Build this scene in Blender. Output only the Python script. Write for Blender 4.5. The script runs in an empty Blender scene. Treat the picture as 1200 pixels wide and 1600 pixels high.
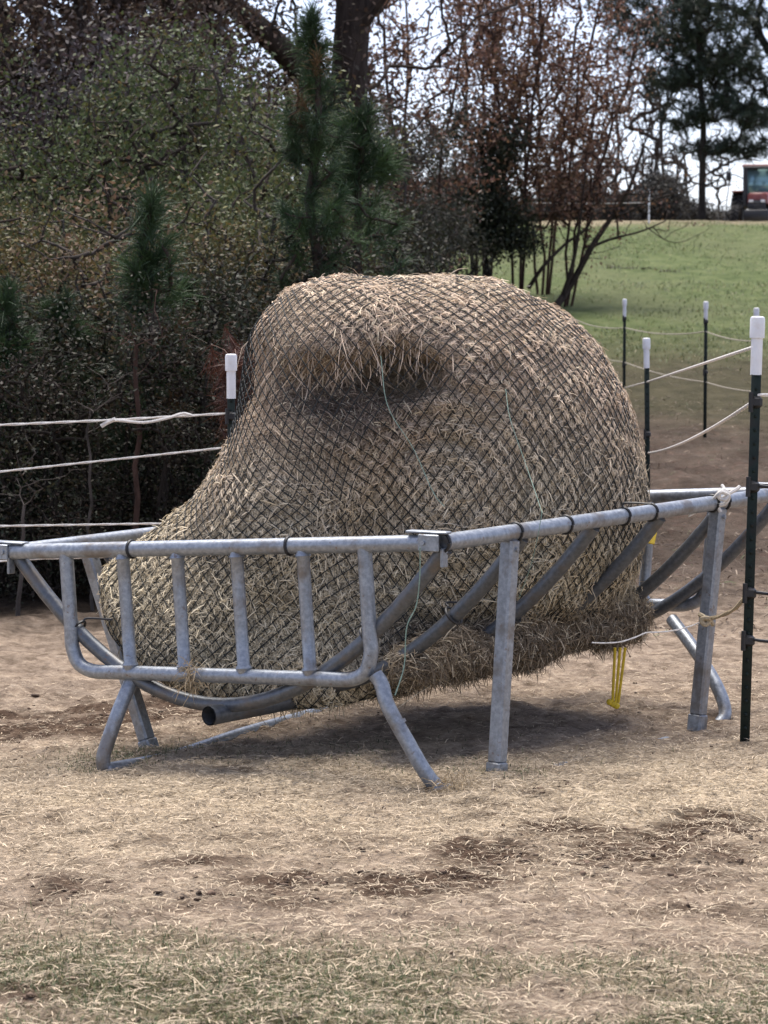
import bpy, math, random
import numpy as np
from math import radians as R, pi
from mathutils import Vector

# ------------------------------------------------------------------ camera, world, sun, exposure
scene = bpy.context.scene
COL = scene.collection
EYE = 1.72
FPX, CX, CY = 4000.0, 600.0, 800.0          # focal length and centre in photo pixels (1200x1600)
PIT = math.atan(300 / 4000.0)
cam = bpy.data.cameras.new('camera')
camo = bpy.data.objects.new('camera', cam)
COL.objects.link(camo)
camo.location = (0, 0, EYE)
camo.rotation_euler = (pi / 2 - PIT, 0, 0)
cam.sensor_fit = 'VERTICAL'
cam.sensor_height = 24.0
cam.lens = 24.0 * FPX / 1600
cam.clip_start = 0.1
cam.clip_end = 3000
cam.dof.use_dof = True
cam.dof.focus_distance = 10.3
cam.dof.aperture_fstop = 5.6
scene.camera = camo

SUN_EL, SUN_AZ = 71.0, 350.0                   # elevation; azimuth from +Y towards +X
world = bpy.data.worlds.new('World')
scene.world = world
world.use_nodes = True
wn = world.node_tree
sky = wn.nodes.new('ShaderNodeTexSky')
sky.sky_type = 'NISHITA'
sky.sun_disc = False
sky.sun_elevation = R(SUN_EL)
sky.sun_rotation = R(SUN_AZ)
sky.air_density = 1.0
sky.dust_density = 0.5
sky.ozone_density = 3.0
hs = wn.nodes.new('ShaderNodeHueSaturation')
hs.inputs['Saturation'].default_value = 0.6
bg = wn.nodes['Background']
wn.links.new(sky.outputs['Color'], hs.inputs['Color'])
tint = wn.nodes.new('ShaderNodeMix')          # thin overcast: a slightly lavender grey veil
tint.data_type = 'RGBA'
tint.blend_type = 'MULTIPLY'
tint.inputs[0].default_value = 1.0
tint.inputs[7].default_value = (0.84, 0.82, 0.93, 1)
wn.links.new(hs.outputs['Color'], tint.inputs[6])
wn.links.new(tint.outputs[2], bg.inputs['Color'])
bg.inputs['Strength'].default_value = 0.115
sun = bpy.data.lights.new('sun', 'SUN')
sun.energy = 3.0
sun.angle = R(45)
sun.color = (1.0, 0.93, 0.84)
suno = bpy.data.objects.new('sun', sun)
COL.objects.link(suno)
_sd = Vector((math.sin(R(SUN_AZ)) * math.cos(R(SUN_EL)), math.cos(R(SUN_AZ)) * math.cos(R(SUN_EL)), math.sin(R(SUN_EL))))
suno.rotation_euler = (-_sd).to_track_quat('-Z', 'Y').to_euler()
scene.view_settings.view_transform = 'Standard'
scene.view_settings.look = 'None'
scene.view_settings.exposure = 1.2
scene.view_settings.gamma = 1.0
scene.cycles.max_bounces = 5
scene.cycles.diffuse_bounces = 2
scene.cycles.glossy_bounces = 2
scene.cycles.transmission_bounces = 3
scene.cycles.transparent_max_bounces = 4
scene.cycles.use_denoising = True

# ------------------------------------------------------------------ helpers
_cp, _sp = math.cos(PIT), math.sin(PIT)


def P(px, py, d):
    """photo pixel + distance along Y -> world point"""
    a = (px - CX) / FPX
    b = (CY - py) / FPX
    dy = _cp + b * _sp
    s = d / dy
    return np.array([a * s, d, EYE + (-_sp + b * _cp) * s])


def X(px, d):
    return (px - CX) / FPX * d * 1.0


def nz(v):
    v = np.asarray(v, float)
    return v / np.maximum(np.linalg.norm(v, axis=-1, keepdims=True), 1e-9)


def hash3(ix, iy, iz, seed=0):
    h = (ix.astype(np.int64) * 374761393 + iy.astype(np.int64) * 668265263 + iz.astype(np.int64) * 2147483647 + seed * 1274126177) & 0xffffffff
    h = ((h ^ (h >> 13)) * 1274126177) & 0xffffffff
    h = ((h ^ (h >> 16)) * 2246822519) & 0xffffffff
    return ((h ^ (h >> 15)) & 0xffffff) / float(0xffffff)


def vnoise(p, seed=0):
    """value noise, p (N,2) or (N,3) -> -1..1"""
    p = np.asarray(p, float)
    if p.shape[-1] == 2:
        p = np.concatenate([p, np.zeros(p.shape[:-1] + (1,))], -1)
        three = False
    else:
        three = True
    i = np.floor(p)
    f = p - i
    f = f * f * (3 - 2 * f)
    ix, iy, iz = i[..., 0], i[..., 1], i[..., 2]
    r = 0
    for dz in ((0, 1) if three else (0,)):
        for dy in (0, 1):
            for dx in (0, 1):
                w = (f[..., 0] if dx else 1 - f[..., 0]) * (f[..., 1] if dy else 1 - f[..., 1])
                if three:
                    w = w * (f[..., 2] if dz else 1 - f[..., 2])
                r = r + w * hash3(ix + dx, iy + dy, iz + dz, seed)
    return r * 2 - 1


def fbm(p, oct=3, seed=0):
    r, a = 0, 1.0
    p = np.asarray(p, float)
    for o in range(oct):
        r = r + a * vnoise(p * 2 ** o + 17.3 * o, seed + o)
        a *= .5
    return r / 1.75


def mesh_np(name, v, quads=None, tris=None, mat=None, parent=None, col=None, smooth=False):
    """numpy arrays -> linked mesh object; col = per-vertex colour"""
    v = np.asarray(v, np.float32)
    me = bpy.data.meshes.new(name)
    nq = 0 if quads is None else len(quads)
    nt = 0 if tris is None else len(tris)
    loops = []
    if nq:
        loops.append(np.asarray(quads, np.int32).ravel())
    if nt:
        loops.append(np.asarray(tris, np.int32).ravel())
    loops = np.concatenate(loops)
    starts = np.concatenate([np.arange(nq) * 4, nq * 4 + np.arange(nt) * 3]).astype(np.int32)
    me.vertices.add(len(v))
    me.vertices.foreach_set('co', v.ravel())
    me.loops.add(len(loops))
    me.loops.foreach_set('vertex_index', loops)
    me.polygons.add(nq + nt)
    me.polygons.foreach_set('loop_start', starts)
    if smooth:
        me.polygons.foreach_set('use_smooth', np.ones(nq + nt, bool))
    me.update(calc_edges=True)
    if col is not None:
        ca = me.color_attributes.new('col', 'FLOAT_COLOR', 'POINT')
        c = np.ones((len(v), 4), np.float32)
        c[:, :3] = col
        ca.data.foreach_set('color', c.ravel())
    if mat:
        me.materials.append(mat)
    o = bpy.data.objects.new(name, me)
    COL.objects.link(o)
    if parent is not None:
        o.parent = parent
    return o


class MB:
    """collects verts and quads/tris for ONE mesh"""

    def __init__(s):
        s.v, s.q, s.t, s.n = [], [], [], 0

    def add(s, v, q=None, t=None):
        v = np.asarray(v, float).reshape(-1, 3)
        if q is not None and len(q):
            s.q.append(np.asarray(q, int).reshape(-1, 4) + s.n)
        if t is not None and len(t):
            s.t.append(np.asarray(t, int).reshape(-1, 3) + s.n)
        s.v.append(v)
        s.n += len(v)

    def tube(s, pts, r, n=12, cap=True):
        pts = np.asarray(pts, float)
        m = len(pts)
        r = np.broadcast_to(np.asarray(r, float), (m,))
        tg = nz(np.gradient(pts, axis=0))
        up = np.array([0, 0, 1.0]) if abs(tg[0][2]) < .9 else np.array([1.0, 0, 0])
        a = nz(np.cross(tg[0], up))
        rings = []
        ang = np.arange(n) / n * 2 * pi
        for i in range(m):
            a = nz(a - tg[i] * a.dot(tg[i]))
            b = np.cross(tg[i], a)
            rings.append(pts[i] + r[i] * (np.cos(ang)[:, None] * a + np.sin(ang)[:, None] * b))
        v = np.concatenate(rings)
        i = np.arange(m - 1)[:, None] * n
        j = np.arange(n)[None]
        k = (j + 1) % n
        q = np.stack([i + j, i + k, i + n + k, i + n + j], -1).reshape(-1, 4)
        t = []
        if cap:
            v = np.concatenate([v, pts[:1], pts[-1:]])
            c0, c1 = m * n, m * n + 1
            t = [(c0, (jj + 1) % n, jj) for jj in range(n)] + [(c1, (m - 1) * n + jj, (m - 1) * n + (jj + 1) % n) for jj in range(n)]
        s.add(v, q, t)

    def box(s, c, size, rot=None, bev=0.0):
        """box with chamfered vertical+horizontal edges"""
        hx, hy, hz = np.asarray(size, float) / 2
        b = min(bev, hx * .9, hy * .9, hz * .9)
        if b <= 0:
            v = np.array([(x, y, z) for z in (-hz, hz) for x, y in ((-hx, -hy), (hx, -hy), (hx, hy), (-hx, hy))])
            q = [(3, 2, 1, 0), (4, 5, 6, 7)] + [(i, (i + 1) % 4, 4 + (i + 1) % 4, 4 + i) for i in range(4)]
        else:
            def ring(ex, ey, z):
                return [(-ex + b, -ey, z), (ex - b, -ey, z), (ex, -ey + b, z), (ex, ey - b, z), (ex - b, ey, z), (-ex + b, ey, z), (-ex, ey - b, z), (-ex, -ey + b, z)]
            v = np.array(ring(hx - b, hy - b, -hz) + ring(hx, hy, -hz + b) + ring(hx, hy, hz - b) + ring(hx - b, hy - b, hz))
            q = []
            for l in range(3):
                for i in range(8):
                    q.append((l * 8 + i, l * 8 + (i + 1) % 8, l * 8 + 8 + (i + 1) % 8, l * 8 + 8 + i))
            for o, sg in ((0, -1), (24, 1)):
                f = [(0, 1, 2, 3), (0, 3, 4, 7), (7, 4, 5, 6)]
                q += [tuple(o + i for i in (ff if sg > 0 else ff[::-1])) for ff in f]
        if rot is not None:
            v = v @ np.asarray(rot, float).T
        s.add(v + np.asarray(c, float), q)

    def beam(s, p0, p1, w, h, side, bev=.004):
        """rectangular bar from p0 to p1; w along 'side', h across"""
        p0, p1 = np.asarray(p0, float), np.asarray(p1, float)
        z = nz(p1 - p0)
        x = np.asarray(side, float)
        x = nz(x - z * x.dot(z))
        y = np.cross(z, x)
        s.box((p0 + p1) / 2, (w, h, np.linalg.norm(p1 - p0)), np.stack([x, y, z], 1), bev)

    def lathe(s, prof, c, n=16, axis=None):
        """prof: list of (r, h) along +Z"""
        ang = np.arange(n) / n * 2 * pi
        v = np.array([(r * math.cos(a), r * math.sin(a), h) for r, h in prof for a in ang])
        q = []
        for l in range(len(prof) - 1):
            for i in range(n):
                q.append((l * n + i, l * n + (i + 1) % n, (l + 1) * n + (i + 1) % n, (l + 1) * n + i))
        if axis is not None:
            z = nz(np.asarray(axis, float))
            x = nz(np.cross([0, 0, 1.0] if abs(z[2]) < .9 else [0, 1.0, 0], z))
            v = v @ np.stack([x, np.cross(z, x), z], 1).T
        s.add(v + np.asarray(c, float), q)

    def build(s, name, mat, parent=None, smooth=True, col=None):
        v = np.concatenate(s.v)
        q = np.concatenate(s.q) if s.q else None
        t = np.concatenate(s.t) if s.t else None
        o = mesh_np(name, v, q, t, mat, parent, col, smooth)
        if smooth:
            try:
                o.data.set_sharp_from_angle(angle=R(42))
            except Exception:
                pass
        return o


def spline(pts, n=8):
    """Catmull-Rom through pts"""
    p = np.asarray(pts, float)
    p = np.concatenate([[2 * p[0] - p[1]], p, [2 * p[-1] - p[-2]]])
    out = []
    for i in range(1, len(p) - 2):
        t = np.linspace(0, 1, n, endpoint=False)[:, None]
        a, b, c, d = p[i - 1], p[i], p[i + 1], p[i + 2]
        out.append(.5 * (2 * b + (c - a) * t + (2 * a - 5 * b + 4 * c - d) * t ** 2 + (3 * b - a - 3 * c + d) * t ** 3))
    return np.concatenate(out + [p[-2:-1]])


def tag(o, label=None, cat=None, group=None, kind=None):
    if label:
        o['label'] = label
    if cat:
        o['category'] = cat
    if group:
        o['group'] = group
    if kind:
        o['kind'] = kind
    return o


def empty(name, loc=(0, 0, 0), rz=0.0):
    o = bpy.data.objects.new(name, None)
    COL.objects.link(o)
    o.location = [float(c) for c in loc]
    o.rotation_euler = (0, 0, rz)
    o.empty_display_size = .2
    return o


def thing(name, label, cat, loc=(0, 0, 0), rz=0.0, group=None):
    return tag(empty(name, loc, rz), label, cat, group)


# ------------------------------------------------------------------ materials
class NT:
    def __init__(s, name):
        s.m = bpy.data.materials.new(name)
        s.m.use_nodes = True
        s.t = s.m.node_tree
        s.b = s.t.nodes['Principled BSDF']

    def n(s, typ, **kw):
        nd = s.t.nodes.new(typ)
        for k, v in kw.items():
            if k.startswith('i_'):
                nd.inputs[k[2:].replace('_', ' ')].default_value = v
            else:
                setattr(nd, k, v)
        return nd

    def l(s, a, b):
        s.t.links.new(a, b)

    def noise(s, scale, vec, detail=4, rough=.55):
        nd = s.n('ShaderNodeTexNoise')
        nd.inputs['Scale'].default_value = scale
        nd.inputs['Detail'].default_value = detail
        nd.inputs['Roughness'].default_value = rough
        if vec is not None:
            s.l(vec, nd.inputs['Vector'])
        return nd.outputs['Fac']

    def ramp(s, fac, stops):
        nd = s.n('ShaderNodeValToRGB')
        el = nd.color_ramp.elements
        while len(el) > 1:
            el.remove(el[-1])
        for i, (p, c) in enumerate(stops):
            e = el[0] if i == 0 else el.new(p)
            e.position = p
            e.color = (c, c, c, 1) if not hasattr(c, '__len__') else tuple(c) + (1,)
        s.l(fac, nd.inputs['Fac'])
        return nd.outputs['Color']

    def mix(s, fac, a, b, mode='MIX'):
        nd = s.n('ShaderNodeMix', data_type='RGBA', blend_type=mode)
        for sock, val in ((nd.inputs[0], fac), (nd.inputs[6], a), (nd.inputs[7], b)):
            if hasattr(val, 'is_linked'):
                s.l(val, sock)
            elif hasattr(val, '__len__'):
                sock.default_value = tuple(val) + (1,)
            else:
                sock.default_value = val
        return nd.outputs[2]

    def math(s, op, a, b=None, c=None, clamp=False):
        nd = s.n('ShaderNodeMath', operation=op, use_clamp=clamp)
        for i, val in enumerate((a, b, c)):
            if val is None:
                continue
            if hasattr(val, 'is_linked'):
                s.l(val, nd.inputs[i])
            else:
                nd.inputs[i].default_value = val
        return nd.outputs[0]

    def step(s, v, lo, hi):
        nd = s.n('ShaderNodeMapRange', interpolation_type='SMOOTHSTEP')
        s.l(v, nd.inputs[0])
        nd.inputs[1].default_value = lo
        nd.inputs[2].default_value = hi
        return nd.outputs[0]

    def bump(s, h, strength, dist):
        nd = s.n('ShaderNodeBump')
        nd.inputs['Strength'].default_value = strength
        nd.inputs['Distance'].default_value = dist
        s.l(h, nd.inputs['Height'])
        s.l(nd.outputs[0], s.b.inputs['Normal'])


def m_plain(name, col, rough=.6, metal=0.0, var=.25, scale=30.0, dirt=None, spec=.5):
    m = NT(name)
    tc = m.n('ShaderNodeTexCoord').outputs['Object']
    f = m.noise(scale, tc, 5)
    a = tuple(c * (1 - var) for c in col)
    b = tuple(min(1, c * (1 + var)) for c in col)
    c = m.ramp(f, [(.3, a), (.7, b)])
    if dirt:
        g = m.step(m.noise(scale * .35, tc, 6), .52, .68)
        c = m.mix(g, c, dirt)
    m.l(c, m.b.inputs['Base Color'])
    m.b.inputs['Roughness'].default_value = rough
    m.b.inputs['Metallic'].default_value = metal
    m.b.inputs['Specular IOR Level'].default_value = spec
    return m


def m_attr(name, rough=.8, trans=0.0, spec=.2):
    """material coloured by the 'col' attribute"""
    m = NT(name)
    at = m.n('ShaderNodeAttribute', attribute_name='col')
    m.l(at.outputs['Color'], m.b.inputs['Base Color'])
    m.b.inputs['Roughness'].default_value = rough
    m.b.inputs['Specular IOR Level'].default_value = spec
    if trans:
        tr = m.n('ShaderNodeBsdfTranslucent')
        m.l(at.outputs['Color'], tr.inputs['Color'])
        mx = m.n('ShaderNodeMixShader')
        mx.inputs[0].default_value = trans
        m.l(m.b.outputs[0], mx.inputs[1])
        m.l(tr.outputs[0], mx.inputs[2])
        m.l(mx.outputs[0], m.t.nodes['Material Output'].inputs['Surface'])
    return m


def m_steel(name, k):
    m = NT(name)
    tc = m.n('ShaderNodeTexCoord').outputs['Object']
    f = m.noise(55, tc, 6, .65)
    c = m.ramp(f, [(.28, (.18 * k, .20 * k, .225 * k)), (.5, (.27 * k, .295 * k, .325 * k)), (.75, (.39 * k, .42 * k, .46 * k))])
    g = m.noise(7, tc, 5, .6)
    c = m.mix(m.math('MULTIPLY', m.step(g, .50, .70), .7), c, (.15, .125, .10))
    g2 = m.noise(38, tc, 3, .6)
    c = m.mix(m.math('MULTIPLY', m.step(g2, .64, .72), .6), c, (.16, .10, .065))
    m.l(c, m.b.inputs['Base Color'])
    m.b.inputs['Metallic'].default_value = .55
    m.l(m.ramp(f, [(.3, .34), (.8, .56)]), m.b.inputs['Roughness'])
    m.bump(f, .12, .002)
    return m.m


def m_bark(name, col, scale=14):
    m = NT(name)
    tc = m.n('ShaderNodeTexCoord').outputs['Object']
    mp = m.n('ShaderNodeMapping')
    mp.inputs['Scale'].default_value = (1, 1, .25)
    m.l(tc, mp.inputs['Vector'])
    f = m.noise(scale, mp.outputs[0], 6, .65)
    c = m.ramp(f, [(.3, tuple(x * .45 for x in col)), (.55, col), (.8, tuple(x * 1.6 for x in col))])
    m.l(c, m.b.inputs['Base Color'])
    m.b.inputs['Roughness'].default_value = .9
    m.b.inputs['Specular IOR Level'].default_value = .1
    m.bump(f, .6, .03)
    return m.m


STEEL = m_steel('galvanised_steel', 1.0)
STEEL_SHADED = m_steel('shaded_dusty_steel', .42)  # dusty pipe made darker: shade under the bale put into the colour
HAY = m_attr('dry_hay', .75, .12, .25).m
LEAF = m_attr('leaves', .6, .22, .3).m
NEEDLE = m_attr('pine_needles', .55, .12, .3).m
STRAW = m_attr('loose_straw', .75, .1, .2).m
NETM = m_plain('net_cord', (.012, .016, .016), .7, 0, .3, 40).m
BLACK = m_plain('black_plastic', (.012, .012, .013), .5, 0, .2, 40).m
POSTM = m_plain('dark_green_steel', (.006, .013, .010), .6, 0, .35, 40, (.012, .012, .010), .25).m
PVC = m_plain('white_pvc', (.80, .80, .80), .4, 0, .04, 25, (.70, .66, .60)).m
ROPE = m_plain('white_rope', (.66, .63, .58), .9, 0, .22, 140).m
FAR_ROPE = m_plain('aged_rope', (.40, .36, .29), .9, 0, .2, 60).m
TWINE = m_plain('green_twine', (.22, .31, .25), .85, 0, .2, 100).m
YELLOW = m_plain('yellow_strap', (.62, .43, .02), .6, 0, .15, 60).m
TAN_ROPE = m_plain('tan_rope', (.42, .34, .22), .9, 0, .35, 160).m
BARK_GREY = m_bark('grey_bark', (.085, .072, .062))
BARK_BROWN = m_bark('brown_bark', (.055, .042, .034))
BARK_RED = m_bark('reddish_bark', (.07, .042, .032))
BARK_DARK = m_bark('dark_bark', (.030, .025, .021))  # near black: understory shade put into the bark colour


def m_ground():
    m = NT('ground')
    pos = m.n('ShaderNodeNewGeometry').outputs['Position']
    sx = m.n('ShaderNodeSeparateXYZ')
    m.l(pos, sx.inputs[0])
    x, y = sx.outputs[0], sx.outputs[1]
    at = m.n('ShaderNodeAttribute', attribute_name='col')   # R grass foreground, G pale straw, B dark churned soil
    sc = m.n('ShaderNodeSeparateColor')
    m.l(at.outputs['Color'], sc.inputs[0])
    gr, st, dk = sc.outputs[0], sc.outputs[1], sc.outputs[2]
    n1 = m.noise(2.2, pos, 6, .6)
    n2 = m.noise(18, pos, 6, .65)
    n3 = m.noise(75, pos, 4, .7)
    soil = m.ramp(n2, [(.25, (.15, .112, .080)), (.48, (.35, .268, .195)), (.75, (.53, .425, .32))])
    soil = m.mix(m.step(n1, .4, .65), soil, m.ramp(n2, [(.3, (.22, .165, .12)), (.7, (.45, .355, .265))]))
    straw = m.ramp(n3, [(.28, (.20, .14, .088)), (.5, (.57, .46, .32)), (.74, (.78, .66, .49))])
    c = m.mix(st, soil, straw)
    n6 = m.noise(5.5, pos, 7, .7)
    c = m.mix(1.0, c, m.ramp(n6, [(.32, (.50, .48, .46)), (.5, (.95, .95, .95)), (.66, (1.28, 1.28, 1.26))]), 'MULTIPLY')
    grass = m.ramp(n3, [(.28, (.05, .048, .025)), (.5, (.15, .135, .075)), (.74, (.32, .27, .17))])
    c = m.mix(gr, c, grass)
    dark = m.ramp(n2, [(.3, (.035, .023, .016)), (.5, (.105, .070, .048)), (.72, (.20, .14, .098))])
    c = m.mix(dk, c, dark)
    # hollow and hill beyond the fence
    mp = m.n('ShaderNodeMapping')
    mp.inputs['Scale'].default_value = (.8, .35, 1)
    m.l(pos, mp.inputs['Vector'])
    f1 = m.noise(.35, mp.outputs[0], 5, .6)
    f2 = m.noise(3.0, mp.outputs[0], 5, .65)
    f3 = m.noise(11.0, mp.outputs[0], 3, .6)
    churn = m.ramp(f2, [(.3, (.055, .041, .031)), (.55, (.105, .080, .062)), (.75, (.155, .12, .094))])
    churn = m.mix(m.step(f3, .52, .62), churn, m.ramp(f2, [(.3, (.05, .034, .026)), (.7, (.17, .122, .095))]))
    olive = m.ramp(f2, [(.3, (.050, .047, .027)), (.7, (.105, .092, .056))])
    green = m.ramp(f2, [(.28, (.06, .082, .032)), (.5, (.11, .138, .056)), (.75, (.17, .19, .088))])
    green = m.mix(m.math('MULTIPLY', m.step(f1, .42, .62), .55), green, (.145, .155, .08))
    green = m.mix(m.math('MULTIPLY', m.step(f3, .56, .66), .5), green, (.085, .10, .045))
    drygrass = m.ramp(f3, [(.3, (.20, .165, .10)), (.7, (.36, .30, .20))])
    wob = m.math('MULTIPLY', m.math('SUBTRACT', f1, .5), 14.0)
    yw = m.math('ADD', y, wob)
    wob2 = m.math('MULTIPLY', m.math('SUBTRACT', n1, .5), 4.0)
    ch = m.step(m.math('ADD', y, wob2), 13.5, 18.0)
    c = m.mix(ch, c, churn)
    c = m.mix(m.step(yw, 27, 36), c, olive)
    c = m.mix(m.step(yw, 40, 52), c, green)
    c = m.mix(m.step(yw, 85, 90), c, drygrass)
    # leaf litter under the wood on the left, canopy shade put into its colour
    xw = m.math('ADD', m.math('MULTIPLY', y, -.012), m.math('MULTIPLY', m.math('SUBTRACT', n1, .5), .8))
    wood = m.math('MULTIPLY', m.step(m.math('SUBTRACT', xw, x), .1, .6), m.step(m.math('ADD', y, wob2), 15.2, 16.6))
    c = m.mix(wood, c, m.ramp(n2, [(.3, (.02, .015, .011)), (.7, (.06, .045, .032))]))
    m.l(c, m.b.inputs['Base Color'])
    m.b.inputs['Roughness'].default_value = .95
    m.b.inputs['Specular IOR Level'].default_value = .05
    h = m.math('ADD', m.math('MULTIPLY', n2, .7), m.math('MULTIPLY', n3, .5))
    m.bump(h, 1.0, .045)
    return m.m


# ------------------------------------------------------------------ terrain
_py = np.array([-60, 0, 10, 14, 20, 26, 30, 34, 44, 55, 70, 84, 90, 98, 115, 160, 260, 700])
_pz = np.array([0, 0, 0, -.02, .02, .2, .38, .5, 1.05, 1.85, 3.25, 4.75, 5.12, 5.3, 5.2, 4.6, 4.0, 3.0])
_ty = np.linspace(-60, 700, 7601)
_tz = np.interp(_ty, _py, _pz)
_k = np.hanning(41)
_k /= _k.sum()
_tz = np.convolve(np.pad(_tz, 20, mode='edge'), _k, 'valid')


def Hm(x, y):
    """large-scale height of the ground"""
    x = np.asarray(x, float)
    y = np.asarray(y, float)
    z = np.interp(y, _ty, _tz)
    s = np.clip((-x - .3) / 1.6, 0, 1)
    z = z - .07 * s * s * (3 - 2 * s) * np.clip((20 - y) / 6, 0, 1)
    w = np.clip((y - 9.5) / 6, 0, 1) * np.clip((-x + .2) / 1.2, 0, 1) * np.clip((30 - y) / 10, 0, 1)
    return z - .10 * w


def zones(x, y):
    p = np.stack([x, y], -1)
    a = fbm(p * .9, 3, 5)
    b = fbm(p * np.array([2.2, 3.0]), 3, 9)
    c = fbm(p * np.array([3.5, 5.0]), 3, 21)
    grass = np.clip((7.5 + .7 * a + .5 * b - y) / 1.3, 0, 1) * np.clip(.62 + 1.3 * b + .5 * c, 0, 1)
    straw = np.clip(1 - np.abs(y - 9.25 + .3 * a) / 1.5, 0, 1) * 1.5 * np.clip(.8 + .8 * b, 0, 1)
    straw = np.maximum(straw, .4 * np.clip(.3 + b, 0, 1) * (y < 9.5))
    straw = np.clip(straw, 0, 1) * np.clip((11.8 - y) / 1.5, 0, 1)
    dk = np.zeros_like(x)
    for (cx, cy, rx, ry, s) in ((.70, 8.2, .75, .50, 1.15), (1.0, 8.45, .5, .35, 1.0), (-.40, 7.65, .34, .28, 1.1), (-.95, 7.75, .2, .16, 1.0), (-.92, 6.45, .14, .11, 1.1), (.15, 7.75, .4, .25, .9), (-1.35, 11.5, .75, .6, 1.25), (1.1, 7.3, .5, .2, .4), (-.1, 8.0, .7, .2, .5)):
        g = np.exp(-(((x - cx) / rx) ** 2 + ((y - cy) / ry) ** 2))
        dk = np.maximum(dk, np.clip(g * s * 1.55 + 1.7 * c - .45, 0, 1) * np.clip((g - .05) * 8, 0, 1))
    spots = np.clip((c - .42) * 4, 0, 1) * .6
    dk = np.maximum(dk, spots * np.clip((y - 6.0), 0, 1) * (y < 17))
    return grass, straw, dk


def H(x, y):
    x = np.asarray(x, float)
    y = np.asarray(y, float)
    z = Hm(x, y)
    p = np.stack(np.broadcast_arrays(x, y), -1)
    far = np.clip((y - 15) / 6, 0, 1)
    near = .022 * fbm(p * 1.7, 3, 1) + .020 * fbm(p * np.array([7, 9]), 3, 2) + .010 * fbm(p * 26, 2, 3)
    clump = np.clip(fbm(p * np.array([5, 6]), 3, 31), 0, 1)
    churn = np.clip(1 - np.abs(y - 24) / 12, 0, 1)
    ch2 = np.clip(1 - np.abs(y - 12.2) / 2.2, 0, 1) * np.clip((-x - .3) / .5, 0, 1)
    _, _, dk = zones(x, y)
    z = z + near * (1 - .3 * far) + clump * (.026 + .014 * dk + .03 * ch2) + churn * .10 * fbm(p * 2.4, 3, 41)
    hill = np.clip((y - 45) / 10, 0, 1)
    return z + hill * (.05 * fbm(p * .8, 3, 51) + .12 * fbm(p * .13, 2, 61))


def build_ground():
    ys = [-60, -30, -10, 0, 3, 4.5]
    y = 5.4
    while y < 420:
        ys.append(y)
        y += .017 if y < 8 else .020 if y < 13 else .0016 * y if y < 22 else .0030 * y if y < 60 else .005 * y if y < 100 else .06 * y
    ys = np.array(ys + [700.0])
    u = np.concatenate([-np.geomspace(1.6, 60, 14)[::-1], np.linspace(-1.45, 1.45, 300), np.geomspace(1.6, 60, 14)])
    w = .16 * np.maximum(ys, 6.0)
    Y, U = np.meshgrid(ys, u, indexing='ij')
    Xg = U * w[:, None]
    Z = H(Xg, Y)
    n, m = Y.shape
    i = np.arange(n - 1)[:, None] * m
    j = np.arange(m - 1)[None]
    q = np.stack([i + j, i + j + 1, i + m + j + 1, i + m + j], -1).reshape(-1, 4)
    g, s, d = zones(Xg.ravel(), Y.ravel())
    o = mesh_np('ground', np.stack([Xg, Y, Z], -1).reshape(-1, 3), q, None, m_ground(), None, np.stack([g, s, d], -1), True)
    tag(o, 'tan dirt paddock rising to a green grassy hill', None, None, 'structure')


build_ground()

# ------------------------------------------------------------------ feeder frame of reference
A, B, C = P(690, 848, 9.3), P(20, 862, 10.3), P(1225, 770, 11.2)
D = B + C - A
CTR = (A + B + C + D) / 4
LA, LB = np.linalg.norm((C - A)[:2]), np.linalg.norm((B - A)[:2])
AD, BD = (C - A)[:2] / LA, (B - A)[:2] / LB
_det = AD[0] * BD[1] - AD[1] * BD[0]


def F(a, b, dz=0.0):
    """a metres along the long side from the near corner, b metres across; dz from the rim"""
    return A + (C - A) * (a / LA) + (B - A) * (b / LB) + np.array([0, 0, dz])


def ab(p):
    r = p[..., :2] - CTR[:2]
    return (r[..., 0] * BD[1] - r[..., 1] * BD[0]) / _det, (AD[0] * r[..., 1] - AD[1] * r[..., 0]) / _det


def zrim(a, b):
    return CTR[2] + a * (C[2] - A[2]) / LA + b * (B[2] - A[2]) / LB


RIB_DEPTH = .595


def rib_z(a, b):
    return zrim(a, b) - RIB_DEPTH * (1 - np.minimum(np.abs(b) / (LB / 2), 1.2) ** 2.0)


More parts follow.
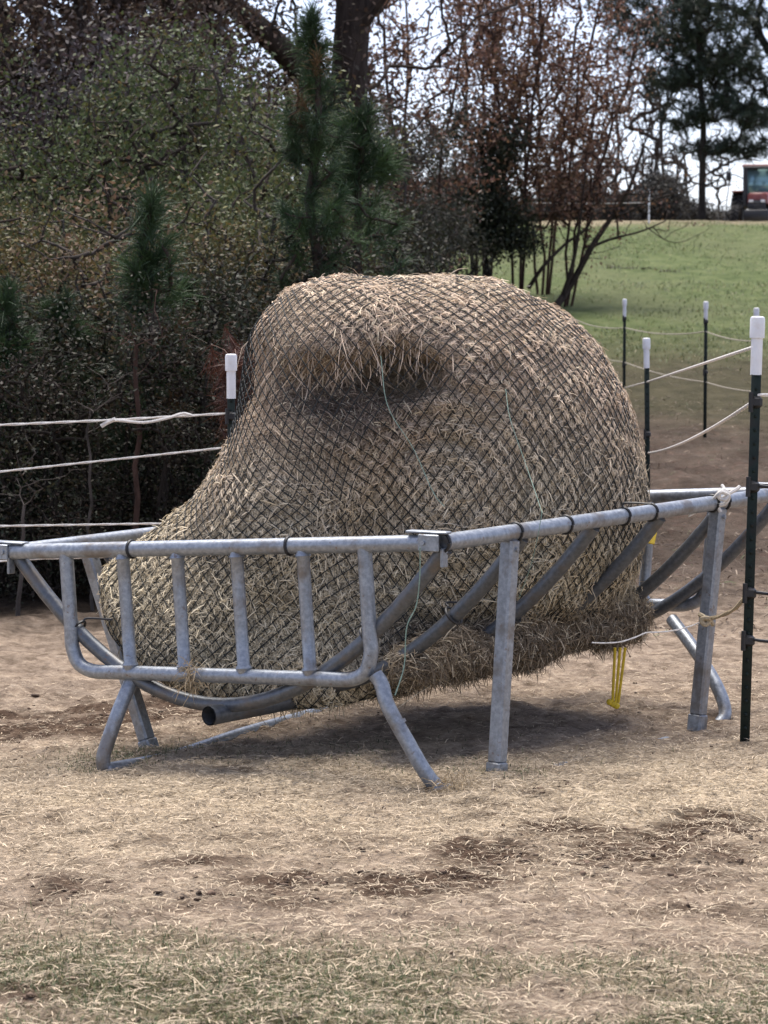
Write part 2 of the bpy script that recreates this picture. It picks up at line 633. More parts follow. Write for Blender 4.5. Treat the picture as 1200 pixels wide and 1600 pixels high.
# ------------------------------------------------------------------ hay feeder
def build_feeder():
    root = thing('hay_feeder', 'galvanised pipe cradle hay feeder holding the big netted bale', 'hay feeder', (float(CTR[0]), float(CTR[1]), 0))
    off = np.array([CTR[0], CTR[1], 0.0])

    def part(name, mb, parent=root, mat=STEEL):
        mb.v = [v - off for v in mb.v]
        return mb.build(name, mat, parent)

    def side_rail(p0, p1, name='side_rail'):
        mb = MB()
        pts = np.linspace(p0, p1, 12)
        mb.tube(pts, .032, 16)
        return part(name, mb)
    near_rail = side_rail(F(.02, 0), F(LA + .06, 0))
    far_rail = side_rail(F(.02, LB), F(LA + .06, LB))

    # end panels: t runs across from the right corner, s = drop under the rail, slight slant
    def panel(q0, q1, ts, bars, drop0, drop1, slant, inset=0.0):
        def at(t, s):
            p = q0 + (q1 - q0) * t
            d = drop0 + (drop1 - drop0) * t
            return p + (q1 - q0) * (slant * s) + np.array([0, 0, -d * s])
        r = MB()
        r.tube(np.linspace(at(.035, 0), at(1.0, 0), 8), .031, 16)
        rail = part('end_panel', r)
        t0, t1 = ts
        dt = .045
        u = MB()
        path = [at(t0, 0), at(t0, .3), at(t0, .66), at(t0, .80), at(t0 + dt * .3, .935), at(t0 + dt, .995), at(t0 + dt * 2, 1.0)]
        path += [at(t, 1.0) for t in np.linspace(t0 + dt * 3, t1 - dt * 3, 5)]
        path += [at(t1 - dt * 2, 1.0), at(t1 - dt, .995), at(t1 - dt * .3, .935), at(t1, .80), at(t1, .66), at(t1, .3), at(t1, 0)]
        u.tube(spline(path, 5), .0285, 14)
        part('bent_frame', u, rail)
        for t in bars:
            b = MB()
            b.tube([at(t, k) for k in (.02, .05, .066, .075, .09, .3, .6, .91, .925, .935, .95, .99)], [.0255, .0255, .030, .032, .0255, .0255, .0255, .0255, .031, .033, .029, .0255], 14)
            part('bar', b, rail)
        return rail, at

    def tx(px):      # pixel column on the near panel -> t
        k = (px - CX) / FPX
        s = (k * A[1] - A[0]) / ((B - A)[0] - k * (B - A)[1])
        return s
    near, nat = panel(A, B, (tx(569), tx(101)), [tx(472), tx(368), tx(275), tx(190)], .515, .478, -.018)
    farp, fat = panel(C, D, (.165, .85), [.32, .45, .58, .71], .50, .47, .02)

    # brackets where panel rails meet the side rails
    for (p, sgn, horiz) in ((A, 1, BD), (B, -1, BD), (C, 1, BD), (D, -1, BD)):
        mb = MB()
        h3 = np.array([horiz[0], horiz[1], 0.0])
        c = p + h3 * (.055 if sgn > 0 else .02)
        ax = np.stack([h3, np.array([-h3[1], h3[0], 0]), np.array([0, 0, 1.0])], 1)
        mb.box(c + np.array([0, 0, .037]), (.17, .05, .010), ax, .003)
        mb.box(c + h3 * (-.02 * sgn) - ax[:, 1] * .036, (.085, .012, .062), ax, .003)
        mb.box(c + h3 * (-.02 * sgn) + ax[:, 1] * .036, (.085, .012, .062), ax, .003)
        mb.tube([c - ax[:, 1] * .05, c + ax[:, 1] * .05], .009, 8)
        mb.box(p - h3 * (.01 * sgn) + np.array([0, 0, -.055]), (.012, .04, .07), ax, .002)
        if sgn < 0:
            mb.box(p + h3 * .075, (.11, .05, .05), ax, .004)
        part('corner_bracket', mb)

    # cradle ribs, six along the length
    for i in range(6):
        a = LA * (.012 + i * .195)
        bb = np.concatenate([np.linspace(-LB / 2 + .004, LB / 2 - .004, 29)])
        pts = []
        for b in bb:
            base = F(a, b + LB / 2)
            base[2] = rib_z(a - LA / 2, b) - .02
            pts.append(base)
        mb = MB()
        mb.tube(pts, .029, 14)
        part('cradle_rib', mb, root, STEEL_SHADED)
    mb = MB()
    p0 = F(-.07, LB * .49)
    p1 = F(LA + .05, LB * .5)
    p0[2], p1[2] = .205, .235
    n = 16
    mb.tube([p0, p1], .038, 18, cap=False)
    dirn = nz(p1 - p0)
    mb.tube([p0 + dirn * .25, p0 + dirn * .0005], .032, 18, cap=False)
    part('spine_tube', mb, root, STEEL_SHADED)

    # posts: square tube with a telescoping foot
    posts = [(P(797, 846, 9.627), P(775, 1219, 9.57)), (P(1122, 796, 10.776), P(1088, 1141, 10.75)),
             (F(.172 * LA, LB) + np.array([0, 0, -.03]), P(238, 1180, 10.5)), (F(.777 * LA, LB) + np.array([0, 0, -.03]), np.array([-.11, 11.65, -.03]))]
    for top, bot in posts:
        bot = bot.copy()
        bot[2] = min(bot[2], float(Hm(bot[0], bot[1]))) - .01
        mb = MB()
        side = np.array([AD[0], AD[1], 0])
        z = nz(top - bot)
        mb.beam(bot + z * .075, top + z * .01, .058, .058, side, .008)
        po = part('post', mb)
        ft = MB()
        ft.beam(bot, bot + z * .082, .066, .066, side, .008)
        part('post_foot', ft, po)
        bl = MB()
        bl.tube([top - z * .03 - np.array([BD[0], BD[1], 0]) * .037, top - z * .03 + np.array([BD[0], BD[1], 0]) * .037], .010, 8)
        part('bolt', bl, po)

    # bent legs that run into ground skids
    def g(x, y, dz=.0):
        return np.array([x, y, float(Hm(x, y)) + dz])
    nf = P(700, 1237, 9.37)
    ff = P(1100, 1140, 10.85)
    path = [nat(tx(574), .955), nat(tx(583), 1.03), P(607, 1105, 9.40), P(640, 1165, 9.37), P(662, 1203, 9.355), P(680, 1226, 9.355), nf * .5 + .5 * g(nf[0], nf[1], -.012)]
    for t in (.2, .4, .6, .8):
        q = nf + (ff - nf) * t
        path.append(g(q[0], q[1], -.042))
    path += [P(1104, 1141, 10.9), P(1124, 1131, 10.93), P(1133, 1110, 10.97), P(1118, 1068, 11.05), P(1085, 1015, 11.2), P(1050, 968, 11.38)]
    mb = MB()
    mb.tube(spline(path, 8), .0285, 14)
    part('leg_skid', mb)
    lf = P(180, 1209, 9.98)
    lfar = np.array([-.05, 11.75, 0])
    path = [P(208, 1058, 10.04), P(186, 1110, 9.98), P(168, 1160, 9.95), P(161, 1186, 9.94), P(166, 1204, 9.95), g(lf[0], lf[1], .0)]
    for t in (.2, .45, .7, .9):
        q = lf + (lfar - lf) * t
        path.append(g(q[0], q[1], -.022 if t < .3 else -.010))
    path += [g(-.05, 11.75, .02), np.array([-.02, 11.85, .15]), np.array([.05, 11.95, .34])]
    mb = MB()
    mb.tube(spline(path, 8), .0285, 14)
    part('leg_skid', mb)
    # clamp band on the near leg, leg sleeves
    mb = MB()
    mb.tube([P(621, 1128, 9.388), P(624, 1133, 9.386)], .031, 14)
    part('leg_joint', mb)

    # black ties that lash the net to the rails
    rng = random.Random(4)

    def ring(c, axis, r, tail=0):
        mb = MB()
        ax = nz(axis)
        u = nz(np.cross(ax, [0, 0, 1.0]))
        v = np.cross(ax, u)
        mb.tube([c + r * (math.cos(t) * u + math.sin(t) * v) + ax * (t / 900) for t in np.linspace(0, 2 * pi, 17)], .006, 6)
        if tail:
            mb.tube(spline([c + v * -r, c + v * -(r + .02) + u * .01, c + v * -(r + .04) + u * .05 + np.array([tail * .07, -.03, -.02])], 4), .0045, 5)
        part('tie', mb, root, BLACK)
    for px in (690, 805, 884, 974, 1017, 1113, 1131):
        k = (px - CX) / FPX
        s = (k * A[1] - A[0]) / ((C - A)[0] - k * (C - A)[1])
        ring(F(s * LA, 0), C - A, .0345, tail=rng.choice((0, 0, 1)))
    for (a, b, dz) in ((.012 * LA, .33, -.37), (.012 * LA, LB - .3, -.3), (4 * .195 * LA + .02, .42, -.42), (.207 * LA, .3, -.33), (.402 * LA, .36, -.37)):
        p = F(a, b)
        p[2] = rib_z(a - LA / 2, b - LB / 2) - .015
        ring(p, np.array([BD[0], BD[1], -.8 if b < 1 else .8]), .04, tail=1)
    for t in (.33, .7):
        ring(nat(t, 0), B - A, .0335)


build_feeder()

# ------------------------------------------------------------------ hay bale
ELL = np.array([
    [.351, 11.0, .974, .775, .742, .903],
    [-.150, 10.6, 1.595, .385, .421, .300],
    [-.580, 10.52, .194, .728, .488, .775],
    [-.096, 10.8, .001, .712, .670, .405],
    [-.449, 10.55, .921, .268, .490, .399],
    [.25, 10.75, 1.505, .36, .450, .300],
    [-.22, 10.58, 1.29, .255, .40, .36]])
THATCH = (np.array([.10, 9.98, .37]), np.array([1.05, 11.04, .45]), .088)


def ell(p, e):
    q = (p - e[:3]) / e[3:6]
    n = np.sqrt((q * q).sum(-1))
    g = np.sqrt(((q / e[3:6]) ** 2).sum(-1))
    return n * (n - 1) / np.maximum(g, 1e-9)


def capsule(p, c):
    d = c[1] - c[0]
    t = np.clip(((p - c[0]) @ d) / d.dot(d), 0, 1)
    return np.linalg.norm((p - c[0] - t[:, None] * d) * np.array([1, 1, 1.1]), axis=-1) - c[2] * (1 + .45 * vnoise(p * 4, 44) + .25 * vnoise(p * 11, 45))


def smin(a, b, k):
    h = np.maximum(k - np.abs(a - b), 0) / k
    return np.minimum(a, b) - h * h * k * .25


def cradle(p):
    a, b = ab(p)
    sag = np.clip((a + LA / 2 - .12) / .35, 0, 1) * (.05 * np.clip(1.15 - np.abs(b) / .5, 0, 1) + .075 * np.exp(-((b + .38) / .25) ** 2)) + .035 * np.exp(-((b - .28) / .46) ** 4) * np.clip((-a - LA / 2 + .7) / .4, 0, 1)
    return (rib_z(a, b) - .012 - sag - p[..., 2]) * .72


def body(p, k):
    d = ell(p, ELL[0])
    for e in ELL[1:]:
        d = smin(d, ell(p, e), k)
    return d


def ends(p):
    a, b = ab(p)
    belly = .24 * np.exp(-((b - .28) / .52) ** 4) * np.clip((.37 - p[..., 2]) / .09, 0, 1)
    return -(a + LA / 2) + .045 - belly       # stay behind the near end panel, bulge out below it


SWIRL = P(690, 775, 10.1)


def lumps(p):
    return .026 * fbm(p * 4.2, 2, 71)


def envelope(p):
    d = body(p, .26)
    d = -smin(-d, -cradle(p), .08)
    d = -smin(-d, -ends(p), .05)
    return d + lumps(p)


def hay_field(p):
    d = envelope(p) + .006
    d = smin(d, capsule(p, THATCH), .06)
    caves = ((P(622, 585, 10.2), (.20, .50, .12)), (P(505, 604, 10.09), (.28, .24, .135)), (P(392, 600, 10.3), (.085, .40, .17)), (P(575, 650, 10.0), (.17, .20, .11)))
    for c, r in caves:
        d = -smin(-d, ell(p, np.concatenate([c, r])), .08)
    # unrolled layers of the bale: shallow ridges round the roll centre
    q = p - SWIRL
    r = np.hypot(q[:, 0], q[:, 2] * 1.1)
    mask = np.clip((r - .05) / .12, 0, 1) * np.clip((.85 - r) / .3, 0, 1) * np.clip((10.95 - p[:, 1]) / .3, 0, 1) * np.clip((q[:, 0] + .42) / .25, 0, 1)
    ridge = np.abs(((r + .05 * vnoise(p * 3.1, 61) + .012 * vnoise(p * 9, 62)) / .115) % 1.0 - .5) * 2
    d = d + mask * (.020 * ridge ** 1.5 - .006)
    cz = np.exp(-(((p - P(560, 600, 10.2)) / np.array([.42, .6, .24])) ** 2).sum(-1))
    return d + .014 * fbm(p * 13, 2, 72) + cz * .035 * fbm(p * 8, 2, 73)


def net_field(p):
    e = smin(envelope(p), ell(p, np.concatenate([P(462, 640, 10.42), [.19, .30, .34]])), .15)
    return e - .003


def surface_nets(fn, lo, hi, g):
    ax = [np.arange(l, h, g) for l, h in zip(lo, hi)]
    G = np.stack(np.meshgrid(*ax, indexing='ij'), -1)
    V = fn(G.reshape(-1, 3)).reshape(G.shape[:3])
    S = V < 0
    nx, ny, nzz = V.shape
    cs = [(i, j, k) for i in (0, 1) for j in (0, 1) for k in (0, 1)]

    def cut(arr, c):
        return arr[c[0]:nx - 1 + c[0], c[1]:ny - 1 + c[1], c[2]:nzz - 1 + c[2]]
    cnt = sum(cut(S, c).astype(int) for c in cs)
    act = (cnt > 0) & (cnt < 8)
    idx = -np.ones(act.shape, int)
    cells = np.argwhere(act)
    idx[act] = np.arange(len(cells))
    acc = np.zeros((len(cells), 3))
    num = np.zeros(len(cells))
    vals = {c: cut(V, c)[act] for c in cs}
    for c in cs:
        for d in range(3):
            if c[d] == 0:
                c2 = tuple(1 if e == d else c[e] for e in range(3))
                a, b = vals[c], vals[c2]
                m = (a < 0) != (b < 0)
                t = np.where(m, a / np.where(m, a - b, 1), 0)
                pt = np.array(c, float)[None].repeat(len(cells), 0)
                pt[:, d] = t
                acc[m] += pt[m]
                num[m] += 1
    v = (cells + acc / np.maximum(num, 1)[:, None]) * g + np.array(lo)
    quads = []
    for d in range(3):
        e1, e2 = [(1, 2), (2, 0), (0, 1)][d]
        sl = [slice(None)] * 3
        sl2 = [slice(None)] * 3
        sl[d] = slice(0, -1)
        sl2[d] = slice(1, None)
        ch = S[tuple(sl)] != S[tuple(sl2)]
        e = np.argwhere(ch)
        ok = (e[:, e1] > 0) & (e[:, e2] > 0) & (e[:, e1] < act.shape[e1]) & (e[:, e2] < act.shape[e2])
        e = e[ok]
        ins = S[e[:, 0], e[:, 1], e[:, 2]]
        u = np.zeros(3, int)
        u[e1] = 1
        w = np.zeros(3, int)
        w[e2] = 1

        def I(c):
            return idx[c[:, 0], c[:, 1], c[:, 2]]
        q = np.stack([I(e - u - w), I(e - w), I(e), I(e - u)], 1)
        q[~ins] = q[~ins][:, ::-1]
        quads.append(q)
    q = np.concatenate(quads)
    q = q[(q >= 0).all(1)]
    return v, q


def grad(fn, p, e=.01):
    g = np.zeros_like(p)
    for d in range(3):
        o = np.zeros(3)
        o[d] = e
        g[:, d] = fn(p + o) - fn(p - o)
    return nz(g)


def strips(base, dirs, side, L, w, bend, cols, rng, droop=None):
    """many 2-segment flat blades -> verts, quads, cols"""
    n = len(base)
    p0 = base
    p1 = base + dirs * (L * .5)[:, None] + bend * (L * .12)[:, None]
    p2 = base + dirs * L[:, None]
    if droop is not None:
        p2 = p2 - np.array([0, 0, 1.0]) * (droop * L)[:, None]
    hw = side * (w / 2)[:, None]
    v = np.stack([p0 - hw * .8, p0 + hw * .8, p1 - hw, p1 + hw, p2 - hw * .5, p2 + hw * .5], 1).reshape(-1, 3)
    i = np.arange(n)[:, None] * 6
    q = np.concatenate([i + np.array([[0, 1, 3, 2]]), i + np.array([[2, 3, 5, 4]])], 0)
    return v, q, np.repeat(cols, 6, 0)


def build_bale():
    rng = np.random.default_rng(7)
    v, q = surface_nets(hay_field, (-1.45, 9.5, .05), (1.45, 12.15, 2.15), .024)
    nrm = grad(hay_field, v)

    def hue(p):
        t = np.clip((p[:, 2] - .75) / .75, 0, 1)[:, None] + .35 * fbm(p * 3.0, 2, 81)[:, None]
        t = np.clip(t, 0, 1)
        low = np.array([.68, .585, .41])
        top = np.array([.72, .56, .41])
        c = low * (1 - t) + top * t
        # brown weathered inner layer in the hollow, its shade added to the colour
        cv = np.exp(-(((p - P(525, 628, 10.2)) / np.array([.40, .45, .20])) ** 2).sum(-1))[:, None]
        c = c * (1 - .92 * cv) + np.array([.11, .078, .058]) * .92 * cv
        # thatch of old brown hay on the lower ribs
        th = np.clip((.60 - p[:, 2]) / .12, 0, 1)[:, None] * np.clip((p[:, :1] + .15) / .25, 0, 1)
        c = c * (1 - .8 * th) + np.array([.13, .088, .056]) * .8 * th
        return c
    keep_col = hue(v) * (.36 + .2 * fbm(v * 30, 2, 91)[:, None])  # core darkened: shade in the gaps between straws put into the colour
    # straw on the surface, area weighted
    tri = np.concatenate([q[:, [0, 1, 2]], q[:, [0, 2, 3]]])
    a, b, c = v[tri[:, 0]], v[tri[:, 1]], v[tri[:, 2]]
    area = np.linalg.norm(np.cross(b - a, c - a), axis=1)
    ctr = (a + b + c) / 3
    wgt = area * np.where(ctr[:, 1] > 11.15, .3, 1.0)
    N = 270000
    f = rng.choice(len(tri), N, p=wgt / wgt.sum())
    r1, r2 = np.sqrt(rng.random(N)), rng.random(N)
    p = a[f] * (1 - r1)[:, None] + b[f] * (r1 * (1 - r2))[:, None] + c[f] * (r1 * r2)[:, None]
    n = grad(hay_field, p)
    gap = np.clip(-net_field(p), 0, 1)                       # how far the hay lies under the net
    inside = np.clip(1 - gap / .05, 0, 1)
    pil = pillow(p)
    t = rng.normal(size=(N, 3)) + np.array([0, 0, -.5])
    q2 = p - SWIRL
    tan = nz(np.stack([-q2[:, 2], 0 * q2[:, 0], q2[:, 0]], 1)) * np.where(rng.random(N) < .5, 1, -1)[:, None]
    t = t + tan * (1.3 * np.clip((q2[:, 0] + .4) / .3, 0, 1))[:, None]
    t = t - n * (t * n).sum(1)[:, None]
    t = nz(t)
    lift = np.abs(rng.normal(.04, .17, N))
    lift = np.where(rng.random(N) < .035, lift + .45, lift)
    d = nz(t + n * lift[:, None])
    L = rng.uniform(.015, .042, N) * np.where(rng.random(N) < .035, 2.2, 1) * np.where(gap > .05, 1.5, 1)
    tht = capsule(p, THATCH) < .03
    lift = np.where(tht, lift * 1.8 + .1, lift)
    L = np.where(tht, L * 1.7, L)
    d = nz(t + n * lift[:, None])
    w = rng.uniform(.0022, .0052, N)
    side = nz(np.cross(d, n) + .45 * rng.normal(size=(N, 3)))
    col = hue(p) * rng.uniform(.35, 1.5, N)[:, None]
    pale = rng.random(N) < .12
    col[pale] = np.array([.72, .61, .43]) * rng.uniform(.8, 1.15, pale.sum())[:, None]
    p = p - t * (L * .5)[:, None] + n * (rng.uniform(-.007, .005, N) + inside * (-.009 + .021 * np.minimum(pil * 1.5, 1)))[:, None]
    sv, sq, sc = strips(p, d, side, L, w, n * .6, col, rng, np.where(n[:, 2] > -.3, .08, .2))
    # long loose stems hanging in front of the hollow
    hz = rng.choice(np.flatnonzero((np.abs(p[:, 0] - P(560, 560, 10.2)[0]) < .42) & (p[:, 1] < 10.75) & (p[:, 2] > 1.5) & (p[:, 2] < 1.75) & (n[:, 2] < .6)), 220)
    d3 = nz(np.stack([rng.normal(.05, .45, len(hz)), rng.normal(-.25, .35, len(hz)), -np.ones(len(hz))], 1))
    hv, hq, hc = strips(p[hz], d3, nz(np.cross(d3, [0, 1.0, 0])), rng.uniform(.06, .20, len(hz)), rng.uniform(.002, .004, len(hz)), n[hz], hue(p[hz] + np.array([0, 0, .3])) * rng.uniform(.5, 1.3, len(hz))[:, None], rng)
    # wisps hanging under the bale
    und = rng.choice(np.flatnonzero((n[:, 2] < -.1) & (p[:, 2] < .65) & (p[:, 1] < 11)), 1500)
    d2 = nz(np.stack([rng.normal(0, .35, len(und)), rng.normal(0, .35, len(und)), -np.ones(len(und))], 1))
    uv, uq, uc = strips(p[und], d2, nz(np.cross(d2, [0, 1.0, 0])), rng.uniform(.02, .08, len(und)), rng.uniform(.0018, .0035, len(und)), n[und], hue(p[und]) * rng.uniform(.3, .9, len(und))[:, None], rng)
    V = np.concatenate([v, sv, uv, hv])
    Q = np.concatenate([q, sq + len(v), uq + len(v) + len(sv), hq + len(v) + len(sv) + len(uv)])
    Cc = np.concatenate([keep_col, sc, uc, hc])
    o = mesh_np('hay_bale', V, Q, None, HAY, None, np.clip(Cc, .005, 1))
    tag(o, 'large slumped half eaten round hay bale under a black net', 'hay bale')



# ------------------------------------------------------------------ hay net: diamond mesh pulled over the bale
def net_param():
    c0 = np.array([.02, 10.72, .92])
    pole = nz(np.array([-.22, -1.0, .02]))
    e1 = nz(np.cross(pole, [0, 0, 1.0])) * -1
    e2 = np.cross(pole, e1)
    if e2[2] < 0:
        e2 = -e2
    NA, NR = 240, 260
    al = np.arange(NA) / NA * 2 * pi
    rho = np.linspace(0, R(150), NR)
    AL, RH = np.meshgrid(al, rho, indexing='ij')
    dirs = np.cos(RH)[..., None] * pole + np.sin(RH)[..., None] * (np.cos(AL)[..., None] * e1 + np.sin(AL)[..., None] * e2)
    dd = dirs.reshape(-1, 3)
    lo = np.full(len(dd), .05)
    # march to first exit from the inside
    r = np.full(len(dd), .05)
    done = np.zeros(len(dd), bool)
    hit = np.full(len(dd), 1.4)
    for s in np.arange(.1, 1.75, .03):
        live = np.flatnonzero(~done)
        if not len(live):
            break
        f = net_field(c0 + dd[live] * s)
        out = f > 0
        hit[live[out]] = s
        done[live[out]] = True
    lo, hi = hit - .03, hit.copy()
    for _ in range(7):
        mid = (lo + hi) / 2
        f = net_field(c0 + dd * mid[:, None]) > 0
        hi = np.where(f, mid, hi)
        lo = np.where(f, lo, mid)
    rr = ((lo + hi) / 2).reshape(NA, NR)
    for _ in range(2):
        rr = (np.roll(rr, 1, 0) + np.roll(rr, -1, 0) + 2 * rr) / 4
    pts = c0 + dirs * rr[..., None]
    seg = np.linalg.norm(np.diff(pts, axis=1), axis=2)
    arc = np.concatenate([np.zeros((NA, 1)), np.cumsum(seg, 1)], 1)
    for _ in range(6):
        arc = (np.roll(arc, 1, 0) + np.roll(arc, -1, 0) + 2 * arc) / 4
    smax = arc[:, -1].min()

    def surf(u, v):
        s = np.hypot(u, v)
        a = (np.arctan2(v, u) % (2 * pi)) / (2 * pi) * NA
        i0 = np.floor(a).astype(int) % NA
        i1 = (i0 + 1) % NA
        fa = a - np.floor(a)
        out = np.zeros(u.shape + (3,))
        ok = s < smax - .03
        res = []
        for ii in (i0, i1):
            # invert arc length per row
            j = np.zeros(len(s), int)
            A_ = arc[ii]
            j = (A_ < s[:, None]).sum(1).clip(1, NR - 1)
            a0 = A_[np.arange(len(s)), j - 1]
            a1 = A_[np.arange(len(s)), j]
            t = (s - a0) / np.maximum(a1 - a0, 1e-6)
            res.append(pts[ii, j - 1] * (1 - t)[:, None] + pts[ii, j] * t[:, None])
        return res[0] * (1 - fa)[:, None] + res[1] * fa[:, None], ok

    def unsurf(p):
        """world point -> unrolled net coordinates"""
        dv_ = nz(p - c0)
        rh = np.arccos(np.clip(dv_ @ pole, -1, 1))
        a = (np.arctan2(dv_ @ e2, dv_ @ e1) % (2 * pi)) / (2 * pi) * NA
        i0 = np.floor(a).astype(int) % NA
        i1 = (i0 + 1) % NA
        fa = a - np.floor(a)
        t = rh / rho[-1] * (NR - 1)
        j = np.clip(np.floor(t).astype(int), 0, NR - 2)
        ft = np.clip(t - j, 0, 1)
        s0 = arc[i0, j] * (1 - ft) + arc[i0, j + 1] * ft
        s1 = arc[i1, j] * (1 - ft) + arc[i1, j + 1] * ft
        sv = s0 * (1 - fa) + s1 * fa
        al_ = a / NA * 2 * pi
        return np.cos(al_) * sv, np.sin(al_) * sv
    return c0, smax, surf, unsurf


NET_C, NET_S, net_surf, net_unsurf = net_param()
DU, DV = .054, .068           # diamond width and height


def net_warp(u, v):
    q = np.stack([u, v], -1)
    return .024 * vnoise(q * 4 + 5, 11) + .05 * vnoise(q * 1.6, 12), .024 * vnoise(q * 4 + 9, 13) + .05 * vnoise(q * 1.6, 14)


def pillow(p):
    """0 on a net strand .. 1 in the middle of a mesh opening"""
    u, v = net_unsurf(p)
    u0, v0 = u, v
    for _ in range(4):
        wu, wv = net_warp(u0, v0)
        u0, v0 = u - wu, v - wv
    f0 = u0 / DU - v0 / DV
    f1 = u0 / DU + v0 / DV
    g0 = np.abs(f0 - np.round(f0))
    g1 = np.abs(f1 - np.round(f1))
    return np.minimum(g0, g1) * 2


def build_net():
    du, dv = DU, DV
    c0, smax, surf = NET_C, NET_S, net_surf
    half = 2.3
    nu, nv = int(half / du), int(half / dv)
    sub = 3
    V, Q = [], []
    off = 0
    ang = np.arange(4) / 4 * 2 * pi
    for fam in (0, 1):
        for k in range(-nu - nv, nu + nv + 1):
            # strand follows u = du*(i/2 + k) (+ or -) , v = dv*i/2
            i = np.arange(-2 * nv * sub, 2 * nv * sub + 1) / sub
            u = du * (k + (i if fam == 0 else -i) * .5)
            v = dv * i * .5
            m = np.hypot(u, v) < smax - .05
            if m.sum() < 4:
                continue
            u, v = u[m], v[m]
            wu, wv = net_warp(u, v)
            u, v = u + wu, v + wv
            p, ok = surf(u, v)
            p = p[ok]
            if len(p) < 4:
                continue
            # knots: strands pinch a little at crossings
            w = np.full(len(p), .0022)
            tg = nz(np.gradient(p, axis=0))
            nn = nz(p - c0)
            sd = nz(np.cross(tg, nn))
            up = np.cross(sd, tg)
            p = p + nn * .002
            ring = p[:, None] + w[:, None, None] * (np.cos(ang)[None, :, None] * sd[:, None] + np.sin(ang)[None, :, None] * up[:, None])
            n = len(p)
            V.append(ring.reshape(-1, 3))
            ii = np.arange(n - 1)[:, None] * 4
            j = np.arange(4)[None]
            kk = (j + 1) % 4
            qd = np.stack([ii + j, ii + kk, ii + 4 + kk, ii + 4 + j], -1).reshape(-1, 4)
            # drop segments that jump
            Q.append(qd + off)
            off += n * 4
    V = np.concatenate(V)
    o = mesh_np('hay_net', V, np.concatenate(Q), None, NETM, None, None, True)
    tag(o, 'black diamond mesh net stretched over the hay bale', 'net')


build_net()
build_bale()


# ------------------------------------------------------------------ fence posts and ropes
def tpost(px, ytop, d, label, insul, cap_h=.225, height=1.71, lean=0.0, pins=()):
    top = P(px, ytop, d)
    x, y = top[0] - math.sin(lean) * height, top[1]
    zb = top[2] - height
    root = thing('fence_post', label, 'fence post', (x, y, zb), 0, 'steel fence posts with white caps')
    root.rotation_euler = (0, lean, 0)
    mb = MB()
    ht = height - cap_h + .004
    mb.box((0, -.012, ht / 2 - .1), (.039, .009, ht + .2), None, .002)
    mb.box((0, .006, ht / 2 - .1), (.009, .030, ht + .2), None, .002)
    for k in range(int(ht / .055)):
        mb.box((0, -.019, .05 + k * .055), (.012, .009, .016), None, .003)
    mb.build('steel_post', POSTM, root, False)
    c = MB()
    h0 = height - cap_h
    c.lathe([(.0205, h0), (.0235, h0), (.0235, height - .055)], (0, 0, 0), 20)
    sl = c.build('sleeve', PVC, root)
    e = MB()
    e.lathe([(.0236, height - .088), (.0300, height - .087), (.0305, height - .08), (.0305, height - .014), (.028, height - .004), (.020, height), (0.0001, height + .001)], (0, 0, 0), 20)
    e.build('end_cap', PVC, root)
    for z in insul:
        i = MB()
        i.box((0, -.014, z), (.054, .040, .05), None, .012)
        i.tube([(-.02, -.028, z - .04), (-.02, -.028, z + .04)], .010, 8)
        if z in pins:
            i.tube([(.02, -.02, z + .005), (.05, -.03, z + .002), (.14, -.035, z - .004)], .007, 8)
        i.build('insulator', BLACK, root)
    return root


def zpx(py, d):
    return P(600, py, d)[2]


RP_D = 10.3
b0 = P(1184, 494, RP_D)[2] - 1.715
tpost(1184, 494, RP_D, 'tall dark green post with big white cap, nearest post at the right', [zpx(628, RP_D) - b0, zpx(760, RP_D) - b0, zpx(926, RP_D) - b0, zpx(1000, RP_D) - b0], .235, 1.715, .021, (zpx(760, RP_D) - b0, zpx(926, RP_D) - b0, zpx(1000, RP_D) - b0))
tpost(361, 553, 13.2, 'white capped post left of the bale, half hidden by the net', [1.4, 1.2, .6], .23, 1.72)
tpost(1010, 528, 20.0, 'white capped post close behind the right edge of the bale', [1.0, .55], .235, 1.75, -.015)
tpost(1103, 471, 29.5, 'white capped post standing alone in the brown dirt beyond the feeder', [1.33, .75], .235, 1.56)
tpost(976, 467, 34, 'smallest white capped post, just right of the bale top', [1.36, .75, .35], .235, 1.62)
tpost(1182, 481, 27, 'white capped post hidden behind the nearest post at the right', [1.2, .6], .2, 1.7)


def rope(name, label, pts, r=.0075, sag=.0, mat=ROPE, cat='rope', group=None, seg=10, extra=None):
    mb = MB()
    path = []
    if mat is TWINE:
        pts = list(spline(np.array(pts) + np.random.default_rng(len(label)).normal(0, .012, (len(pts), 3)), 6))
        sag, seg = 0, 2
    for i in range(len(pts) - 1):
        a, b = np.asarray(pts[i], float), np.asarray(pts[i + 1], float)
        t = np.linspace(0, 1, seg, endpoint=(i == len(pts) - 2))[:, None]
        sg = sag * np.linalg.norm(b - a)
        path.append(a + (b - a) * t - np.array([0, 0, 1.0]) * 4 * sg * t * (1 - t))
    path = np.concatenate(path)
    L = np.concatenate([[0], np.cumsum(np.linalg.norm(np.diff(path, axis=0), axis=1))])
    n = max(8, int(min(L[-1] / .02, 500)))
    s = np.linspace(0, L[-1], n)
    pp = np.stack([np.interp(s, L, path[:, k]) for k in range(3)], 1)
    # two laid strands
    for ph in (0, pi):
        tg = nz(np.gradient(pp, axis=0))
        sd = nz(np.cross(tg, [0, 0, 1.0]))
        up = np.cross(sd, tg)
        a = s / (r * 5.5) + ph
        off = sd * np.cos(a)[:, None] + up * np.sin(a)[:, None]
        mb.tube(pp + off * r * .30, r * .72, 6)
    if extra:
        for e, rr in extra:
            mb.tube(spline(e, 6), rr, 6)
    o = mb.build(name, mat)
    return tag(o, label, cat, group)


